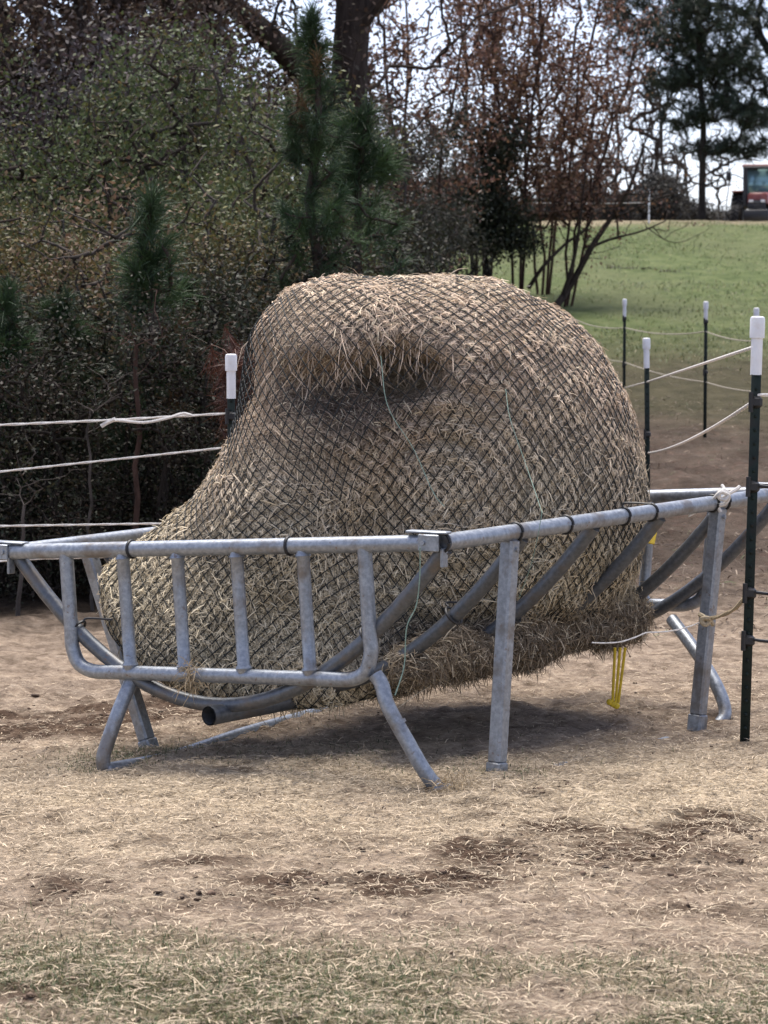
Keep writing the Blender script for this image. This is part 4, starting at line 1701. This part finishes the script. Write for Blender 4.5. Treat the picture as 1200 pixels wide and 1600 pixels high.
def low_branches():
    """the long bare limbs that reach out over the field belong to a bare sapling"""
    rng = np.random.default_rng(46)
    d = 56.5
    b = P(868, 476, d)
    z0 = float(Hm(b[0], d)) - .1
    o = np.array([b[0], d, z0])
    root = thing('bare_sapling', 'bare forked sapling spreading low branches over the field edge', 'tree', (b[0], d, z0))
    L = [[(868, 480), (895, 440), (925, 385), (955, 340), (985, 290), (1005, 230)],
         [(925, 385), (960, 372), (1000, 362), (1040, 345)],
         [(880, 460), (893, 420), (903, 370), (908, 330), (915, 270)],
         [(955, 340), (985, 330), (1020, 312), (1060, 300), (1095, 285)],
         [(826, 450), (850, 415), (885, 380), (920, 352), (930, 300)],
         [(1010, 355), (1040, 375), (1065, 378), (1100, 362), (1110, 355)]]
    rad = [.085, .035, .055, .028, .05, .012]
    mb = MB()
    for l, r in zip(L, rad):
        mb.tube(spline([P(px, py, d + rng.normal(0, .15)) - o for px, py in l], 6), np.linspace(r, r * .35, (len(l) - 1) * 6 + 1), 8)
    stems = [list(spline([P(px, py, d) - o for px, py in l], 4)) for l in L[:5]]
    pts = np.concatenate([np.array(s)[6:] for s in stems])
    tg = pts[rng.integers(0, len(pts), 130)] + rng.normal(0, 1, (130, 3)) * np.array([.45, .4, .35]) + np.array([.1, 0, .2])
    V, Q, _ = skeleton(rng, stems, tg, .006, .25, rmax=.02)
    mb.add(V, Q)
    mb.build('trunk', BARK_BROWN, root)
    v, q, c = leaves(rng, tg[:70], 4, .1, .08, RUST)
    mesh_np('crown', v, q, None, LEAF, root, c)


low_branches()
shrub_proto('cedar', 'cedar_tree', 'tree', 51, 4.4, 2.2, [(4, (.022, .030, .016)), (3, (.035, .038, .02)), (1, (.05, .045, .025))], 330, 44, .10, .17, BARK_DARK, 4, .30, .3, rtip=.008, rmax=.05)
place('cedar', 752, 56, 'dense dark cedar among the rust saplings', 1.0, .5)
shrub_proto('dim', 'grey_green_shrub', 'shrub', 52, 4.2, 2.8, [(3, (.04, .042, .026)), (3, (.06, .052, .038)), (2, (.03, .034, .02))], 300, 26, .08, .22, BARK_GREY, 6, .02, .3, rtip=.006, rmax=.03)
GS = 'grey green shrubs beyond the bale'
for i, (px, d, s, lab) in enumerate((
        (590, 46, 1.0, 'grey green shrub behind the bright green pine'),
        (645, 50, .95, 'grey green shrub left of the dark cedar'),
        (690, 54, .85, 'low grey shrub just left of the cedar foot'),
        (530, 44, 1.1, 'dim grey shrub behind the narrow dark pine'),
        (470, 42, 1.1, 'dim grey shrub under the leaning oak limb'))):
    place('dim', px, d, lab, s, i * 1.4, GS)

# --- far tree line on the crest -----------------------------------------------
shrub_proto('bare_far', 'bare_tree', 'tree', 61, 9.0, 5.0, GREYB, 420, 2, .12, .25, BARK_GREY, 2, .2, .25, rtip=.012, rmax=.09)
shrub_proto('bare_far_b', 'bare_tree', 'tree', 62, 9.0, 5.5, GREYB + [(3, (.07, .045, .035))], 420, 3, .12, .28, BARK_BROWN, 3, .2, .25, rtip=.013, rmax=.09)
GF = 'bare trees along the hill crest'
for i, (px, d, s, lab) in enumerate((
        (575, 112, .55, 'bare crest tree behind the bright green pine'),
        (625, 120, .5, 'bare crest tree seen behind the first rust sapling'),
        (680, 116, .55, 'bare crest tree seen left of the cedar'),
        (735, 122, .5, 'bare crest tree seen above the cedar'),
        (790, 114, .55, 'bare crest tree behind the rust clump'),
        (850, 118, .6, 'bare crest tree behind the densest rust sapling'),
        (905, 110, .75, 'bare crest tree left of the white crest post'),
        (955, 116, 1.0, 'grey bare tree just left of the white crest post'),
        (1000, 108, .95, 'grey bare tree standing behind the white crest post'),
        (1045, 118, .95, 'grey bare tree between the white crest post and the pine trunk'),
        (1130, 135, .8, 'thin bare tree between the pine trunk and the tractor'))):
    place('bare_far' if i % 2 else 'bare_far_b', px, d, lab, s, i * 1.1, GF, s * .9)
shrub_proto('hedge', 'crest_bush', 'shrub', 63, 2.6, 3.4, [(3, (.045, .042, .037)), (3, (.036, .037, .032)), (2, (.06, .052, .046))], 320, 44, .15, .26, BARK_DARK, 6, .0, .3, rtip=.01)
GH = 'low dark bushes along the hill crest'
for i, px in enumerate((560, 612, 665, 718, 772, 826, 880, 925, 968, 1012, 1052, 1088, 1122, 1152, 1215)):
    d = 100 + (i * 37 % 11) + (24 if i >= 11 else 0)
    near = ('far left behind the pines', 'left of the rust saplings', 'behind the first rust sapling', 'left behind the cedar', 'right behind the cedar', 'behind the rust clump', 'behind the leaning sapling', 'above the leaning sapling fork', 'left of the white crest post', 'right behind the white crest post', 'midway between crest post and pine trunk', 'directly behind the pine trunk', 'right of the pine trunk', 'left beside the tractor', 'behind the tractor at the picture edge')[i]
    place('hedge', px, d, 'low dark crest bush ' + near, .75 + .12 * math.sin(i * 2.3), i * 1.7, GH, .95)
place('hedge', 965, 97, 'small tan bush at the foot of the white crest post', .45, 1.0, GH)


def crest_pine():
    rng = np.random.default_rng(71)
    d = 94.0
    b = P(1097, 352, d)
    z0 = float(Hm(b[0], d)) - .1
    o = np.array([b[0], d, z0])
    root = thing('pine_tree', 'thin trunked pine on the crest left of the tractor', 'pine', (b[0], d, z0))
    st = np.array([[b[0], d, z0]] + [P(px, py, d) for px, py in ((1097, 300), (1098, 250), (1099, 200), (1095, 140), (1092, 70), (1090, 0), (1088, -60))]) - o
    mb = MB()
    mb.tube(spline(st, 5), np.linspace(.14, .07, len(st) * 5 - 4), 8)
    blobs = []
    for (px, py, rx, rz) in ((1110, 225, 60, 14), (1160, 232, 45, 16), (1065, 180, 40, 25), (1130, 165, 60, 25), (1080, 110, 60, 30), (1150, 90, 55, 35), (1050, 50, 55, 35), (1110, 20, 70, 40), (1180, 180, 40, 22), (1035, 130, 35, 20)):
        q = P(px, py, d) - o
        blobs.append((q[0], q[1] + rng.normal(0, .5), q[2], rx * d / 4000, 1.2, rz * d / 4000))
    t = blob_points(rng, blobs, 700, 0)
    arcs = [np.array([P(px, py, d) for px, py in l]) - o for l in ([(1100, 275), (1130, 258), (1160, 248), (1190, 252)], [(1098, 290), (1115, 285), (1140, 265)])]
    for l in arcs:
        mb.tube(spline(l, 5), np.linspace(.05, .02, (len(l) - 1) * 5 + 1), 6)
    V, Q, _ = skeleton(rng, [list(st)], t, .012, .3, rmax=.1)
    mb.add(V, Q)
    mb.build('trunk', BARK_DARK, root)
    lc = needle_mesh(rng, t, nz(rng.normal(0, .5, (len(t), 3)) + np.array([0, 0, .5])), 34, .36, .02, PINED)
    mesh_np('needles', lc[0], lc[1], None, NEEDLE, root, lc[2])


crest_pine()


def big_pine():
    rng = np.random.default_rng(72)
    d = 97.0
    bx = X(1330, d)
    z0 = float(Hm(bx, d)) - .1
    o = np.array([bx, d, z0])
    root = thing('pine_tree', 'big dark pine overhanging the top right corner', 'pine', (bx, d, z0))
    st = np.array([[bx, d, z0]] + [P(px, py, d) for px, py in ((1330, 300), (1325, 150), (1330, 0), (1335, -150))]) - o
    limb = np.array([P(px, py, d) for px, py in ((1327, 165), (1270, 150), (1215, 100), (1190, 60), (1165, 22), (1120, 8), (1060, 2), (1000, -30))]) - o
    limb2 = np.array([P(px, py, d) for px, py in ((1190, 60), (1185, 20), (1200, -30))]) - o
    mb = MB()
    mb.tube(spline(st, 5), np.linspace(.35, .2, len(st) * 5 - 4), 10)
    mb.tube(spline(limb, 5), np.linspace(.2, .07, len(limb) * 5 - 4), 10)
    mb.tube(spline(limb2, 5), np.linspace(.1, .06, len(limb2) * 5 - 4), 8)
    blobs = []
    for (px, py, rx, rz) in ((1000, 0, 60, 45), (960, 10, 45, 30), (1060, 30, 60, 50), (1080, 110, 50, 50), (1130, 60, 55, 45), (1150, 140, 55, 45), (1185, 200, 40, 40), (980, 60, 40, 30), (1200, 130, 30, 70), (1110, -40, 90, 40), (1220, 20, 60, 60)):
        q = P(px, py, d) - o
        blobs.append((q[0], q[1] + rng.normal(0, .4), q[2], rx * d / 4000, 1.3, rz * d / 4000))
    t = blob_points(rng, blobs, 900, 0)
    V, Q, _ = skeleton(rng, [list(st), list(spline(limb, 3)), list(limb2)], t, .01, .3, rmax=.07)
    mb.add(V, Q)
    mb.build('trunk', BARK_DARK, root)
    lc = needle_mesh(rng, t, nz(rng.normal(0, .5, (len(t), 3)) + np.array([0, 0, .4])), 26, .36, .020, PINED)
    mesh_np('needles', lc[0], lc[1], None, NEEDLE, root, lc[2])


big_pine()


def far_wood():
    """dim mass of wood behind the left trees"""
    rng = np.random.default_rng(81)
    n = 2600
    y = rng.uniform(44, 62, n)
    x = rng.uniform(X(-200, 50), X(540, 50), n)
    z = Hm(x, y) + rng.random(n) ** 1.2 * 5.0 * (.7 + .3 * np.sin(x * 1.3)) * np.interp(x, [X(300, 50), X(430, 50), X(540, 50)], [1, .5, .4])
    v, q, c = leaves(rng, np.stack([x, y, z], 1), 26, .38, .17, DARKG + BROWN)
    o = mesh_np('far_wood', v, q, None, LEAF, None, c)
    tag(o, 'dim mass of trees deep behind the left wood', 'woods', None, 'stuff')


far_wood()


# ------------------------------------------------------------------ tractor and crest posts
def tractor():
    red = m_plain('tractor_red', (.17, .042, .036), .4, 0, .12, 3, (.30, .10, .08)).m
    dark = m_plain('tractor_black', (.018, .018, .02), .5, 0, .2, 6).m
    rub = m_plain('tyre_rubber', (.022, .021, .022), .85, 0, .3, 10, (.06, .05, .04)).m
    gl = NT('cab_glass')
    gl.b.inputs['Base Color'].default_value = (.20, .34, .36, 1)
    gl.b.inputs['Roughness'].default_value = .12
    gl.b.inputs['Metallic'].default_value = .35
    d = 112.0
    x = X(1190, d)
    z0 = float(Hm(x, d))
    root = thing('tractor', 'red tractor with glazed cab parked on the hill crest', 'tractor', (x, d, z0 + .03), -.24)
    root.scale = (1.12, 1.12, 1.12)

    def bx(name, parts, mat, parent=root, bev=.03):
        mb = MB()
        for c, s in parts:
            mb.box(c, s, None, bev)
        return mb.build(name, mat, parent, False)
    hood = MB()
    prof = [(-.36, 0), (-.36, .36), (-.28, .46), (.28, .46), (.36, .36), (.36, 0)]
    v = [(px, yy, 1.25 + pz * k) for yy, k in ((-2.75, .86), (-1.6, 1.0), (-.62, 1.12)) for px, pz in prof]
    q = []
    for l in range(2):
        for i in range(5):
            q.append((l * 6 + i, l * 6 + 6 + i, l * 6 + 7 + i, l * 6 + i + 1))
    q += [(0, 1, 4, 5), (1, 2, 3, 4), (12 + 5, 12 + 4, 12 + 1, 12), (16, 15, 14, 13)]
    hood.add(v, q)
    hood.build('hood', red, root, False)
    g = bx('grille', [((0, -2.77, 1.06), (.66, .06, .62))], dark)
    bx('grille_bar', [((0, -2.81, .86 + .1 * i), (.56, .02, .03)) for i in range(5)], dark, g, 0)
    bx('chassis', [((0, -1.3, .85), (.55, 2.6, .5)), ((0, .1, .9), (.8, 1.4, .6)), ((0, -2.9, .75), (.9, .3, .5))], dark)
    for sx in (-1, 1):
        bx('headlight', [((sx * .22, -2.80, 1.33), (.17, .04, .10))], PVC)
    cab = bx('cab', [((sx * .72, y, 1.95), (.09, .09, 1.5)) for sx in (-1, 1) for y in (-.52, .85)] + [((0, -.52, 1.30), (1.5, .09, .25)), ((0, .85, 1.35), (1.5, .09, .3)), ((-.72, .16, 1.25), (.08, 1.4, .15)), ((.72, .16, 1.25), (.08, 1.4, .15))], dark)
    bx('windscreen', [((0, -.535, 2.06), (1.34, .02, 1.24))], gl.m, cab, 0)
    bx('rear_window', [((0, .87, 2.08), (1.34, .02, 1.15))], gl.m, cab, 0)
    for sx in (-1, 1):
        bx('side_window', [((sx * .735, .16, 2.0), (.02, 1.26, 1.3))], gl.m, cab, 0)
    rf = bx('roof', [((0, .13, 2.78), (1.6, 1.7, .13))], red, cab, .05)
    bx('roof_trim', [((0, -.72, 2.70), (1.5, .12, .1))], dark, rf, .02)
    for sx in (-1, 1):
        mb = MB()
        mb.tube([(sx * .76, -.5, 2.3), (sx * 1.05, -.62, 2.45), (sx * 1.22, -.62, 2.45)], .022, 6)
        mb.box((sx * 1.30, -.64, 2.40), (.2, .07, .34), None, .03)
        mb.build('mirror', dark, root, False)
    ex = MB()
    ex.tube([(-.62, -.75, 1.3), (-.62, -.75, 2.6), (-.66, -.75, 2.72)], .06, 10)
    ex.build('exhaust', dark, root)
    for sx in (-1, 1):
        for (y, r, w, name) in ((.45, .88, .48, 'rear_wheel'), (-2.05, .58, .34, 'front_wheel')):
            off = 1.02 if r > .7 else .88
            mb = MB()
            mb.lathe([(r * .55, -w / 2), (r * .92, -w / 2), (r, -w * .36), (r, w * .36), (r * .92, w / 2), (r * .55, w / 2)], (sx * off, y, r), 28, (1, 0, 0))
            for k in range(22):
                a = k / 22 * 2 * pi
                for s in (-1, 1):
                    aa = a + (s > 0) * pi / 22
                    c = np.array([sx * off + s * w * .24, y + math.cos(aa) * (r + .02), r + math.sin(aa) * (r + .02)])
                    rad = np.array([0, math.cos(aa), math.sin(aa)])
                    tg = np.array([s * .75, -math.sin(aa) * .66, math.cos(aa) * .66])
                    tg = nz(tg)
                    mb.box(c, (w * .55, .05, .07), np.stack([tg, np.cross(rad, tg), rad], 1), 0)
            wh = mb.build(name, rub, root)
            rm = MB()
            rm.lathe([(.001, .0), (r * .3, .02), (r * .5, .10), (r * .58, .12), (r * .58, -.12), (.001, -.1)], (sx * off, y, r), 20, (sx, 0, 0))
            rm.build('rim', red, wh)
        bx('fender', [((sx * 1.0, .3, 1.83), (.5, 1.1, .07))], red)
    st = MB()
    for i in range(3):
        st.box((-.92, -.35, .45 + .3 * i), (.3, .25, .04), None, .01)
    st.box((-.79, -.35, .85), (.03, .22, .9), None, .005)
    st.build('step', dark, root, False)


tractor()


def crest_post(px, y0, y1, d, lab, lean=0.0):
    b = P(px, y1, d)
    z0 = float(H(b[0], d))
    z1 = P(px, y0, d)[2]
    root = thing('electric_fence_post', lab, 'fence post', (b[0], d, z0 - .1))
    root.rotation_euler = (0, lean, 0)
    mb = MB()
    h = z1 - z0 + .1
    mb.lathe([(.028, 0), (.028, h * .97), (.018, h), (.0001, h)], (0, 0, 0), 10)
    mb.build('post', PVC, root)
    c = MB()
    for f in (.35, .55, .75, .9):
        c.box((0, -.034, h * f), (.05, .03, .03), None, .004)
    c.build('clip', BLACK, root)


crest_post(1014, 296, 353, 88, 'thin white plastic post on the hill crest')
crest_post(636, 310, 338, 60, 'slanted white plastic stake among the shrubs beyond the bale', .35)
rope('fence_wire', 'thin pale wire running left from the white crest post', [P(1014, 316, 88), P(930, 318, 88), P(860, 317, 89), P(700, 318, 90)], .012, .004)


# ------------------------------------------------------------------ ground cover
def ground_straw():
    rng = np.random.default_rng(91)
    N = 230000
    y = 5.6 + (rng.random(N) ** 1.25) * 7.5
    x = rng.uniform(-1, 1, N) * (.155 * y + .5)
    g, s, dk = zones(x, y)
    keep = rng.random(N) < np.clip(.36 + .6 * s - .12 * dk, .1, 1) * np.clip((13.4 - y) / 2.2, .05, 1)
    x, y = x[keep], y[keep]
    n = len(x)
    z = H(x, y) + rng.uniform(.001, .010, n)
    a = rng.uniform(0, 2 * pi, n)
    tilt = np.abs(rng.normal(0, .10, n))
    tilt[rng.random(n) < .02] = .7
    d = np.stack([np.cos(a) * np.cos(tilt), np.sin(a) * np.cos(tilt), np.sin(tilt)], 1)
    big = (rng.random(n) < .010) & (y < 9)
    L = rng.uniform(.012, .055, n) * np.where(big, 2.8, 1)
    w = rng.uniform(.0012, .0032, n) * np.where(big, 1.35, 1)
    side = nz(np.stack([-np.sin(a), np.cos(a), rng.normal(0, .3, n)], 1))
    col = np.array([.53, .43, .305]) * rng.uniform(.25, 1.55, n)[:, None]
    grey = rng.random(n) < .35
    col[big] = np.array([.58, .48, .33]) * rng.uniform(.7, 1.1, big.sum())[:, None]
    grey &= ~big
    col[grey] = np.array([.30, .24, .17]) * rng.uniform(.5, 1.3, grey.sum())[:, None]
    up = np.tile(np.array([[0, 0, .35]]), (n, 1))
    v, q, c = strips(np.stack([x, y, z], 1), d, side, L, w, up, col, rng, np.full(n, .05))
    o = mesh_np('loose_straw', v, q, None, STRAW, None, np.clip(c, 0, .85))
    tag(o, 'loose straw trampled over the paddock dirt', 'straw', None, 'stuff')


ground_straw()


def grass_blades():
    rng = np.random.default_rng(92)
    N = 95000
    y = 5.6 + rng.random(N) * 2.6
    x = rng.uniform(-1, 1, N) * (.155 * y + .4)
    g, s, dk = zones(x, y)
    k = rng.random(N) < g * .95
    xs, ys = [x[k]], [y[k]]
    for (cx, cy, r, m) in ((-1.05, 10.2, .12, 700), (-.98, 10.35, .16, 700), (-.5, 10.35, .5, 900), (.1, 9.9, .4, 500), (.45, 9.62, .10, 350), (-1.12, 10.0, .09, 400)):
        xs.append(rng.normal(cx, r, m))
        ys.append(rng.normal(cy, r * .6, m))
    x, y = np.concatenate(xs), np.concatenate(ys)
    n = len(x)
    a = rng.uniform(0, 2 * pi, n)
    tilt = rng.uniform(.15, 1.25, n)
    d = np.stack([np.cos(a) * np.cos(tilt), np.sin(a) * np.cos(tilt), np.sin(tilt)], 1)
    L = rng.uniform(.010, .035, n) * np.where(rng.random(n) < .05, 1.7, 1)
    w = rng.uniform(.0018, .0035, n)
    side = nz(np.stack([-np.sin(a), np.cos(a), 0 * a], 1))
    pal = [(4, (.085, .105, .042)), (3, (.125, .14, .06)), (2, (.06, .08, .034)), (1.6, (.26, .21, .12))]
    col = pal_pick(rng, pal, n)
    v, q, c = strips(np.stack([x, y, H(x, y) - .003], 1), d, side, L, w, np.tile(np.array([[0, 0, .5]]), (n, 1)), col, rng, np.full(n, .2))
    o = mesh_np('grass', v, q, None, LEAF, None, c)
    tag(o, 'short grazed grass in the foreground', 'grass', None, 'stuff')


grass_blades()


def field_grass():
    rng = np.random.default_rng(94)
    N = 60000
    y = 41 + 48 * rng.random(N) ** .8
    x = rng.uniform(-.02, .2, N) * y
    p = np.stack([x, y], -1)
    keep = rng.random(N) < np.clip(.45 + 1.2 * fbm(p * np.array([.5, .35]), 3, 97), .05, 1) * np.clip((y - 40) / 8, .1, 1)
    x, y, p = x[keep], y[keep], p[keep]
    n = len(x)
    a = rng.uniform(0, 2 * pi, n)
    tilt = rng.uniform(.3, 1.2, n)
    d = np.stack([np.cos(a) * np.cos(tilt), np.sin(a) * np.cos(tilt), np.sin(tilt)], 1)
    L = rng.uniform(.05, .13, n) * (1 + .8 * np.clip(fbm(p * 1.2, 2, 98), 0, 1))
    w = rng.uniform(.010, .022, n)
    side = nz(np.stack([-np.sin(a), np.cos(a), 0 * a], 1))
    pal = [(4, (.10, .13, .05)), (3, (.15, .175, .075)), (2, (.065, .085, .035)), (1.2, (.25, .22, .12))]
    v, q, c = strips(np.stack([x, y, H(x, y) - .01], 1), d, side, L, w, np.tile(np.array([[0, 0, .5]]), (n, 1)), pal_pick(rng, pal, n), rng, np.full(n, .2))
    tag(mesh_np('field_grass', v, q, None, LEAF, None, c), 'green pasture grass on the hill beyond the fence', 'grass', None, 'stuff')
    vs, qs, cs, off = [], [], [], 0
    r = np.random.default_rng(985)
    for px, d_, sx, m in ((985, 68, .38, 130), (1045, 67, .2, 60), (955, 69, .12, 40)):
        cx = X(px, d_)
        xx = cx + r.normal(0, sx, m)
        yy = d_ + r.normal(0, .25, m)
        aa = r.uniform(0, 2 * pi, m)
        dd = nz(np.stack([np.cos(aa) * .8, np.sin(aa) * .8, np.ones(m)], 1))
        v, q, c = strips(np.stack([xx, yy, H(xx, yy) - .02], 1), dd, nz(np.stack([-np.sin(aa), np.cos(aa), 0 * aa], 1)), r.uniform(.05, .14, m), np.full(m, .025), dd * .2, pal_pick(r, [(1, (.045, .05, .025)), (1, (.07, .06, .035))], m), r, np.full(m, .2))
        vs.append(v); qs.append(q + off); cs.append(c); off += len(v)
    tag(mesh_np('weeds', np.concatenate(vs), np.concatenate(qs), None, LEAF, None, np.concatenate(cs)), 'dark weedy spots on the green hill', 'weeds', None, 'stuff')
    # trampled dry litter in the brown hollow
    n = 16000
    y = rng.uniform(14, 44, n)
    x = rng.uniform(-.03, .2, n) * y
    p = np.stack([x, y], -1)
    k = rng.random(n) < np.clip(.5 + 1.3 * fbm(p * .8, 3, 99), .05, 1)
    x, y = x[k], y[k]
    n = len(x)
    a = rng.uniform(0, 2 * pi, n)
    d = nz(np.stack([np.cos(a), np.sin(a), np.abs(rng.normal(0, .35, n))], 1))
    v, q, c = strips(np.stack([x, y, H(x, y) + .004], 1), d, nz(np.stack([-np.sin(a), np.cos(a), rng.normal(0, .4, n)], 1)), rng.uniform(.03, .09, n), rng.uniform(.004, .011, n), np.tile(np.array([[0, 0, .4]]), (n, 1)), pal_pick(rng, [(3, (.20, .155, .115)), (4, (.07, .048, .036)), (1, (.28, .22, .16)), (1, (.11, .12, .06))], n), rng, np.full(n, .1))
    tag(mesh_np('dry_litter', v, q, None, STRAW, None, c), 'trampled dry litter on the brown ground beyond the feeder', 'litter', None, 'stuff')


field_grass()


def clods():
    rng = np.random.default_rng(93)
    pts = []
    for (cx, cy, rx, ry, m) in ((.66, 8.15, .42, .22, 240), (1.0, 8.45, .35, .18, 90), (-.40, 7.65, .2, .12, 55), (-.95, 7.75, .12, .08, 25), (-.92, 6.45, .08, .05, 18), (.15, 7.75, .25, .12, 60), (-1.35, 11.5, .5, .35, 260), (.62, 9.25, .10, .05, 22), (1.2, 7.3, .4, .15, 50)):
        pts.append(np.stack([rng.normal(cx, rx, m), rng.normal(cy, ry, m), rng.uniform(.006, .02, m)], 1))
    m = 520
    y = rng.uniform(6, 14, m)
    pts.append(np.stack([rng.uniform(-1, 1, m) * .18 * y, y, rng.uniform(.003, .013, m)], 1))
    p = np.concatenate(pts)
    import bmesh
    bm = bmesh.new()
    bmesh.ops.create_icosphere(bm, subdivisions=1, radius=1)
    bm.verts.ensure_lookup_table()
    sv = np.array([v.co[:] for v in bm.verts])
    sf = np.array([[v.index for v in f.verts] for f in bm.faces])
    bm.free()
    p = p[rng.random(len(p)) < .6]
    p[:, 2] *= rng.uniform(.3, .8, len(p))
    n = len(p)
    jit = rng.uniform(.45, 1.45, (n, len(sv), 1))
    sc = np.stack([rng.uniform(.8, 1.6, n), rng.uniform(.8, 1.4, n), rng.uniform(.45, .9, n)], 1)
    z = H(p[:, 0], p[:, 1])
    v = sv[None] * jit * sc[:, None] * p[:, 2][:, None, None] + np.stack([p[:, 0], p[:, 1], z + p[:, 2] * .2], 1)[:, None]
    f = (sf[None] + (np.arange(n) * len(sv))[:, None, None]).reshape(-1, 3)
    col = np.array([.11, .075, .052]) * rng.uniform(.4, 2.0, n)[:, None]
    o = mesh_np('dirt_clods', v.reshape(-1, 3), None, f, STRAW, None, np.repeat(col, len(sv), 0))
    tag(o, 'dark crumbled dung and dirt clods on the paddock', 'dirt clods', None, 'stuff')


clods()


def tuft(name, label, c, n, spread, L, up, seed):
    rng = np.random.default_rng(seed)
    b = np.asarray(c) + rng.normal(0, 1, (n, 3)) * np.asarray(spread)
    d = nz(rng.normal(0, 1, (n, 3)) + np.array([0, 0, up]))
    side = nz(np.cross(d, rng.normal(size=(n, 3))))
    col = np.array([.44, .34, .21]) * rng.uniform(.5, 1.35, n)[:, None]
    v, q, cc = strips(b, d, side, rng.uniform(.5, 1, n) * L, rng.uniform(.0018, .0035, n), side * .5, col, rng, np.full(n, .3))
    tag(mesh_np(name, v, q, None, HAY, None, cc), label, 'hay')


tuft('hay_wisp', 'small wisp of hay caught on the end panel bottom rail', P(298, 1050, 9.83), 160, (.02, .02, .03), .08, -.4, 1)
gz = P(708, 1240, 9.3)
tuft('straw_tuft', 'tuft of pale straw at the foot of the front leg', (gz[0], 9.3, float(H(gz[0], 9.3)) + .01), 150, (.04, .03, .008), .10, .5, 2)
